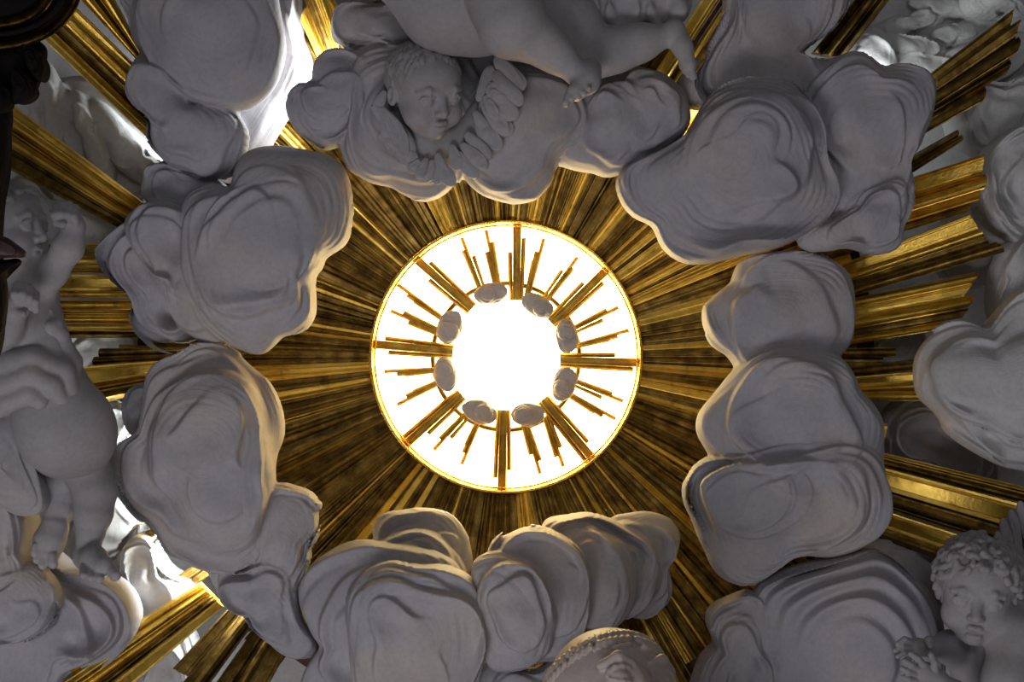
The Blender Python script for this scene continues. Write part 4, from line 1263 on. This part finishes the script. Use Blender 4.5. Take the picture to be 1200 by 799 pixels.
limb(F, [(22, 356, -0.34, 14), (28, 344, -0.34, 14)], 0.03)
for a, b_, c_ in (((20, 334), (17, 345), (22, 354)), ((28, 334), (26, 345), (31, 356)), ((35, 338), (34, 349), (37, 360)), ((42, 345), (41, 354), (42, 363))):
    limb(F, [(*a, -0.36, 5), (*b_, -0.40, 5), (*c_, -0.38, 4.6)], 0.006)
limb(F, [(14, 352, -0.34, 5), (18, 364, -0.38, 5), (27, 368, -0.40, 4.4)], 0.006)
limb(F, [(104, 556, 0.0, 28), (111, 576, -0.02, 26), (109, 602, -0.04, 23), (106, 624, -0.05, 17), (104, 636, -0.06, 15)], 0.012)
limb(F, [(103, 652, -0.06, 18), (110, 656, -0.13, 17), (121, 663, -0.19, 12)], 0.012)
for a, b_, r in (((98, 665), (98, 674), 5), ((106, 667), (107, 677), 5), ((114, 668), (117, 678), 5.4), ((126, 664), (135, 674), 7)):
    limb(F, [(*a, -0.19, r), (*b_, -0.23, r)], 0.004)
F.cone(P(80, 556, -0.33), P(82, 530, -0.33), 0.014, 0.006, 0.03, True)
F.ball(P(48, 384, -0.26), 0.012, 0.01, sub=True)
F.cone(P(20, 410, -0.27), P(62, 408, -0.24), 0.01, 0.008, 0.03, True)
limb(F, [(72, 556, 0.08, 25), (73, 580, 0.08, 21), (70, 598, 0.05, 18), (66, 606, 0.03, 15)], 0.012)
limb(F, [(64, 618, 0.01, 17), (58, 634, -0.01, 19), (55, 649, -0.03, 15)], 0.010)
for a, b_, r in (((42, 640), (40, 648), 4), ((45, 648), (43, 656), 4), ((51, 654), (50, 662), 4.6), ((61, 652), (62, 660), 5.5)):
    limb(F, [(*a, -0.07, r * 1.2), (*b_, -0.08, r * 1.2)], 0.004)
sdf_obj('body', F, M_FIG, R3)
F = Field(*box_of([(-60, 185, -0.4), (50, 330, 0.3)], 0.02), 0.005)
hair_base(F, H3, [((0, 0.44, -0.12), (0.46, 0.52, 0.42)), ((0, 0.2, -0.5), (0.6, 0.6, 0.36))])
hair_locks(F, H3, 8, 130, lambda x, y, z: (z > 0.3 and y < 0.6) or (y < 0.0 and z > -0.5), 0.55, 0.036, 0.3, swirl=0.55, lift=0.07)
sdf_obj('hair', F, M_HAIR, R3)
F = Field(*box_of([(-50, 370, -0.45), (100, 500, 0.2)], 0.03), 0.006)
limb(F, [(66, 380, -0.18, 8), (60, 384, -0.20, 9), (70, 392, -0.16, 9)], 0.01)
limb(F, [(62, 380, -0.17, 6), (52, 345, -0.14, 5), (48, 330, -0.1, 5)], 0.01)
limb(F, [(68, 390, -0.15, 10), (80, 425, -0.12, 16), (78, 455, -0.16, 15)], 0.02)
limb(F, [(-40, 440, -0.22, 20), (0, 430, -0.26, 18), (38, 422, -0.26, 15), (72, 436, -0.20, 15), (80, 458, -0.18, 12)], 0.02)
limb(F, [(-40, 462, -0.24, 18), (0, 452, -0.28, 15), (36, 440, -0.29, 13), (60, 452, -0.26, 12), (72, 468, -0.22, 9)], 0.02)
limb(F, [(-40, 485, -0.24, 18), (0, 474, -0.28, 14), (34, 462, -0.29, 12), (46, 470, -0.27, 10)], 0.02)
limb(F, [(-30, 455, -0.1, 45), (30, 440, -0.1, 42), (50, 440, -0.08, 40)], 0.03)
sdf_obj('loincloth', F, M_FIG, R3)
billow(R3, [(-40, 490), (0, 478), (24, 478), (34, 510), (50, 560), (58, 590), (48, 604), (25, 604), (0, 590), (-40, 590)], -0.06, H=.16, B=.2, nr=3, amp=1.4, mat=M_FIG, name='hanging_cloth', c=(10, 545))

# ---- curly haired putto with a wing
R4 = empty('curly_putto', P(1150, 799, -0.1), 'curly haired putto with parted lips leaning over the swirled cloud', 'putto')
H4 = Frame(P(1146, 692, -0.22), 112 * 0.0039, (-0.26, -0.92, -0.20), (0.10, -0.05, 1))
F = Field(*box_of([(1040, 630, -0.62), (1260, 880, 0.25)], 0.02), 0.0050)
add_head(F, H4, mouth=0.035)
limb(F, [(1155, 735, -0.12, 28), (1165, 775, -0.08, 40)], 0.05)
limb(F, [(1165, 790, -0.02, 48), (1180, 870, 0.0, 55)], 0.08)
limb(F, [(1200, 735, -0.22, 32), (1192, 748, -0.28, 32), (1182, 800, -0.36, 30), (1170, 850, -0.40, 24)], 0.05)
limb(F, [(1135, 775, -0.05, 22), (1112, 758, -0.14, 18), (1094, 758, -0.24, 12)], 0.04)
limb(F, [(1090, 760, -0.26, 10), (1076, 758, -0.30, 11)], 0.02)
for a, b_, c_, r in (((1070, 752), (1060, 749), (1052, 754), 3.6), ((1069, 757), (1057, 757), (1049, 762), 3.6), ((1070, 763), (1059, 765), (1052, 769), 3.4), ((1074, 767), (1066, 771), (1060, 774), 3.2), ((1084, 754), (1088, 750), (1090, 756), 5)):
    limb(F, [(*a, -0.32, r), (*b_, -0.35, r), (*c_, -0.36, r * 0.85)], 0.006)
limb(F, [(1160, 860, -0.4, 22), (1120, 815, -0.42, 16), (1100, 800, -0.42, 13)], 0.03)
limb(F, [(1096, 796, -0.42, 14), (1084, 788, -0.43, 13)], 0.02)
for a, b_, c_, r in (((1084, 780), (1076, 772), (1067, 766), 4), ((1077, 784), (1068, 779), (1060, 774), 4), ((1074, 790), (1064, 787), (1057, 783), 3.8), ((1074, 797), (1065, 796), (1058, 793), 3.6), ((1096, 788), (1095, 776), (1091, 767), 4.4)):
    limb(F, [(*a, -0.45, r), (*b_, -0.47, r), (*c_, -0.46, r * 0.85)], 0.006)
sdf_obj('body', F, M_FIG, R4)
F = Field(*box_of([(1075, 610, -0.55), (1230, 760, 0.1)], 0.02), 0.0052)
hair_base(F, H4, [((0, 0.46, -0.16), (0.46, 0.52, 0.42)), ((0, 0.2, -0.5), (0.6, 0.6, 0.36))], 1.09)
hair_locks(F, H4, 21, 150, lambda x, y, z: (z > 0.36 and y < 0.66) or (y < 0.1 and z > -0.6), 0.8, 0.038, 0.25, swirl=0.6, lift=0.12)
sdf_obj('hair', F, M_HAIR, R4)
wg = billow(R4, [(1172, 668), (1168, 640), (1176, 612), (1195, 592), (1225, 575), (1250, 600), (1245, 660), (1210, 690)], 0.02, H=.08, B=.1, nr=2, amp=.6, mat=M_FIG, name='wing')
for i, (b_, t_, w_) in enumerate((((1180, 665), (1168, 622), 13), ((1188, 660), (1174, 606), 13), ((1196, 650), (1184, 596), 13), ((1206, 645), (1195, 586), 13), ((1216, 640), (1208, 576), 14), ((1228, 640), (1222, 570), 14), ((1186, 680), (1176, 640), 12), ((1200, 680), (1190, 632), 12), ((1214, 676), (1204, 624), 12))):
    feather(wg, R4, b_, t_, w_, -0.07 - 0.012 * (i // 6) - 0.003 * (i % 3), M_FIG, 0.02)

# ---- tonsured head of a marble saint, rising below
R5 = empty('saint_statue', P(715, 1050, -0.9), 'brown marble saint with tonsured bald crown, gazing upward', 'statue')
U5 = 178 * (DIST - 0.9) / FPX
H5 = Frame(P(722, 819, -0.9), U5, (0.40, -0.75, 0.50), (-0.05, 0.45, 0.86))
F = Field(*box_of([(560, 715, -1.35), (880, 1060, -0.5)], 0.05), 0.0062)
add_head(F, H5, adult=True)
for sx in (-1, 1):
    F.cone(H5.p(sx * 0.05, 0.36, 0.24), H5.p(sx * 0.16, 0.33, 0.22), 0.012 * U5, 0.010 * U5, 0.03)
limb(F, [(712, 860, -0.88, 52), (705, 940, -0.86, 58)], 0.08)
F.ball(P(705, 1010, -0.85), (0.55, 0.30, 0.26), 0.12)
sdf_obj('body', F, M_SAINT, R5)
F = Field(*box_of([(620, 710, -1.35), (820, 900, -0.5)], 0.05), 0.0045)
rng5 = random.Random(4)
for row, (zz, n_) in enumerate(((0.255, 54), (0.20, 54))):
    for i in range(n_):
        a = 2 * math.pi * (i + 0.5 * row) / n_ + rng5.uniform(-.02, .02)
        x, y = math.sin(a), math.cos(a)
        front = max(0.0, y)
        z0 = zz + 0.14 * front
        def sk(zl, out=1.0):
            q = math.sqrt(max(0.05, 1 - ((zl - 0.13) / 0.37) ** 2))
            return H5.p(0.395 * x * q * out, -0.10 + 0.455 * y * q * out, zl)
        cv = 0.045 * (1 if x > 0 else -1)
        xa, ya = math.sin(a + cv * 2), math.cos(a + cv * 2)
        p0, p1 = sk(z0, 1.0), sk(z0 - 0.045, 1.018)
        x, y = xa, ya
        p2 = sk(z0 - 0.09, 1.01)
        F.chain([(p0, 0.011 * U5), (p1, 0.0185 * U5), (p2, 0.011 * U5)], 0.010)
sdf_obj('hair_fringe', F, M_SAINT, R5)

# ---- dark bronze scroll in the near corner
R6 = empty('bronze_scroll', P(-20, 420, -1.2), 'nearly black bronze scroll capital with gilt rims painted dark as in deep shadow', 'ornament')


def tube(name, pts, radii, mat, root, seg=10):
    """round bar along points in pixels and depth"""
    p = np.array([np.array(P(*q)) for q in pts])
    rows = []
    for i in range(len(p)):
        t = p[min(i + 1, len(p) - 1)] - p[max(i - 1, 0)]
        t /= np.linalg.norm(t)
        e1 = np.cross(t, (0, 1, 0.01)); e1 /= np.linalg.norm(e1)
        e2 = np.cross(t, e1)
        a = np.linspace(0, 2 * math.pi, seg, endpoint=False)
        rows.append(p[i] + radii[i] * (np.cos(a)[:, None] * e1 + np.sin(a)[:, None] * e2))
    return loft(name, rows, mat, root)


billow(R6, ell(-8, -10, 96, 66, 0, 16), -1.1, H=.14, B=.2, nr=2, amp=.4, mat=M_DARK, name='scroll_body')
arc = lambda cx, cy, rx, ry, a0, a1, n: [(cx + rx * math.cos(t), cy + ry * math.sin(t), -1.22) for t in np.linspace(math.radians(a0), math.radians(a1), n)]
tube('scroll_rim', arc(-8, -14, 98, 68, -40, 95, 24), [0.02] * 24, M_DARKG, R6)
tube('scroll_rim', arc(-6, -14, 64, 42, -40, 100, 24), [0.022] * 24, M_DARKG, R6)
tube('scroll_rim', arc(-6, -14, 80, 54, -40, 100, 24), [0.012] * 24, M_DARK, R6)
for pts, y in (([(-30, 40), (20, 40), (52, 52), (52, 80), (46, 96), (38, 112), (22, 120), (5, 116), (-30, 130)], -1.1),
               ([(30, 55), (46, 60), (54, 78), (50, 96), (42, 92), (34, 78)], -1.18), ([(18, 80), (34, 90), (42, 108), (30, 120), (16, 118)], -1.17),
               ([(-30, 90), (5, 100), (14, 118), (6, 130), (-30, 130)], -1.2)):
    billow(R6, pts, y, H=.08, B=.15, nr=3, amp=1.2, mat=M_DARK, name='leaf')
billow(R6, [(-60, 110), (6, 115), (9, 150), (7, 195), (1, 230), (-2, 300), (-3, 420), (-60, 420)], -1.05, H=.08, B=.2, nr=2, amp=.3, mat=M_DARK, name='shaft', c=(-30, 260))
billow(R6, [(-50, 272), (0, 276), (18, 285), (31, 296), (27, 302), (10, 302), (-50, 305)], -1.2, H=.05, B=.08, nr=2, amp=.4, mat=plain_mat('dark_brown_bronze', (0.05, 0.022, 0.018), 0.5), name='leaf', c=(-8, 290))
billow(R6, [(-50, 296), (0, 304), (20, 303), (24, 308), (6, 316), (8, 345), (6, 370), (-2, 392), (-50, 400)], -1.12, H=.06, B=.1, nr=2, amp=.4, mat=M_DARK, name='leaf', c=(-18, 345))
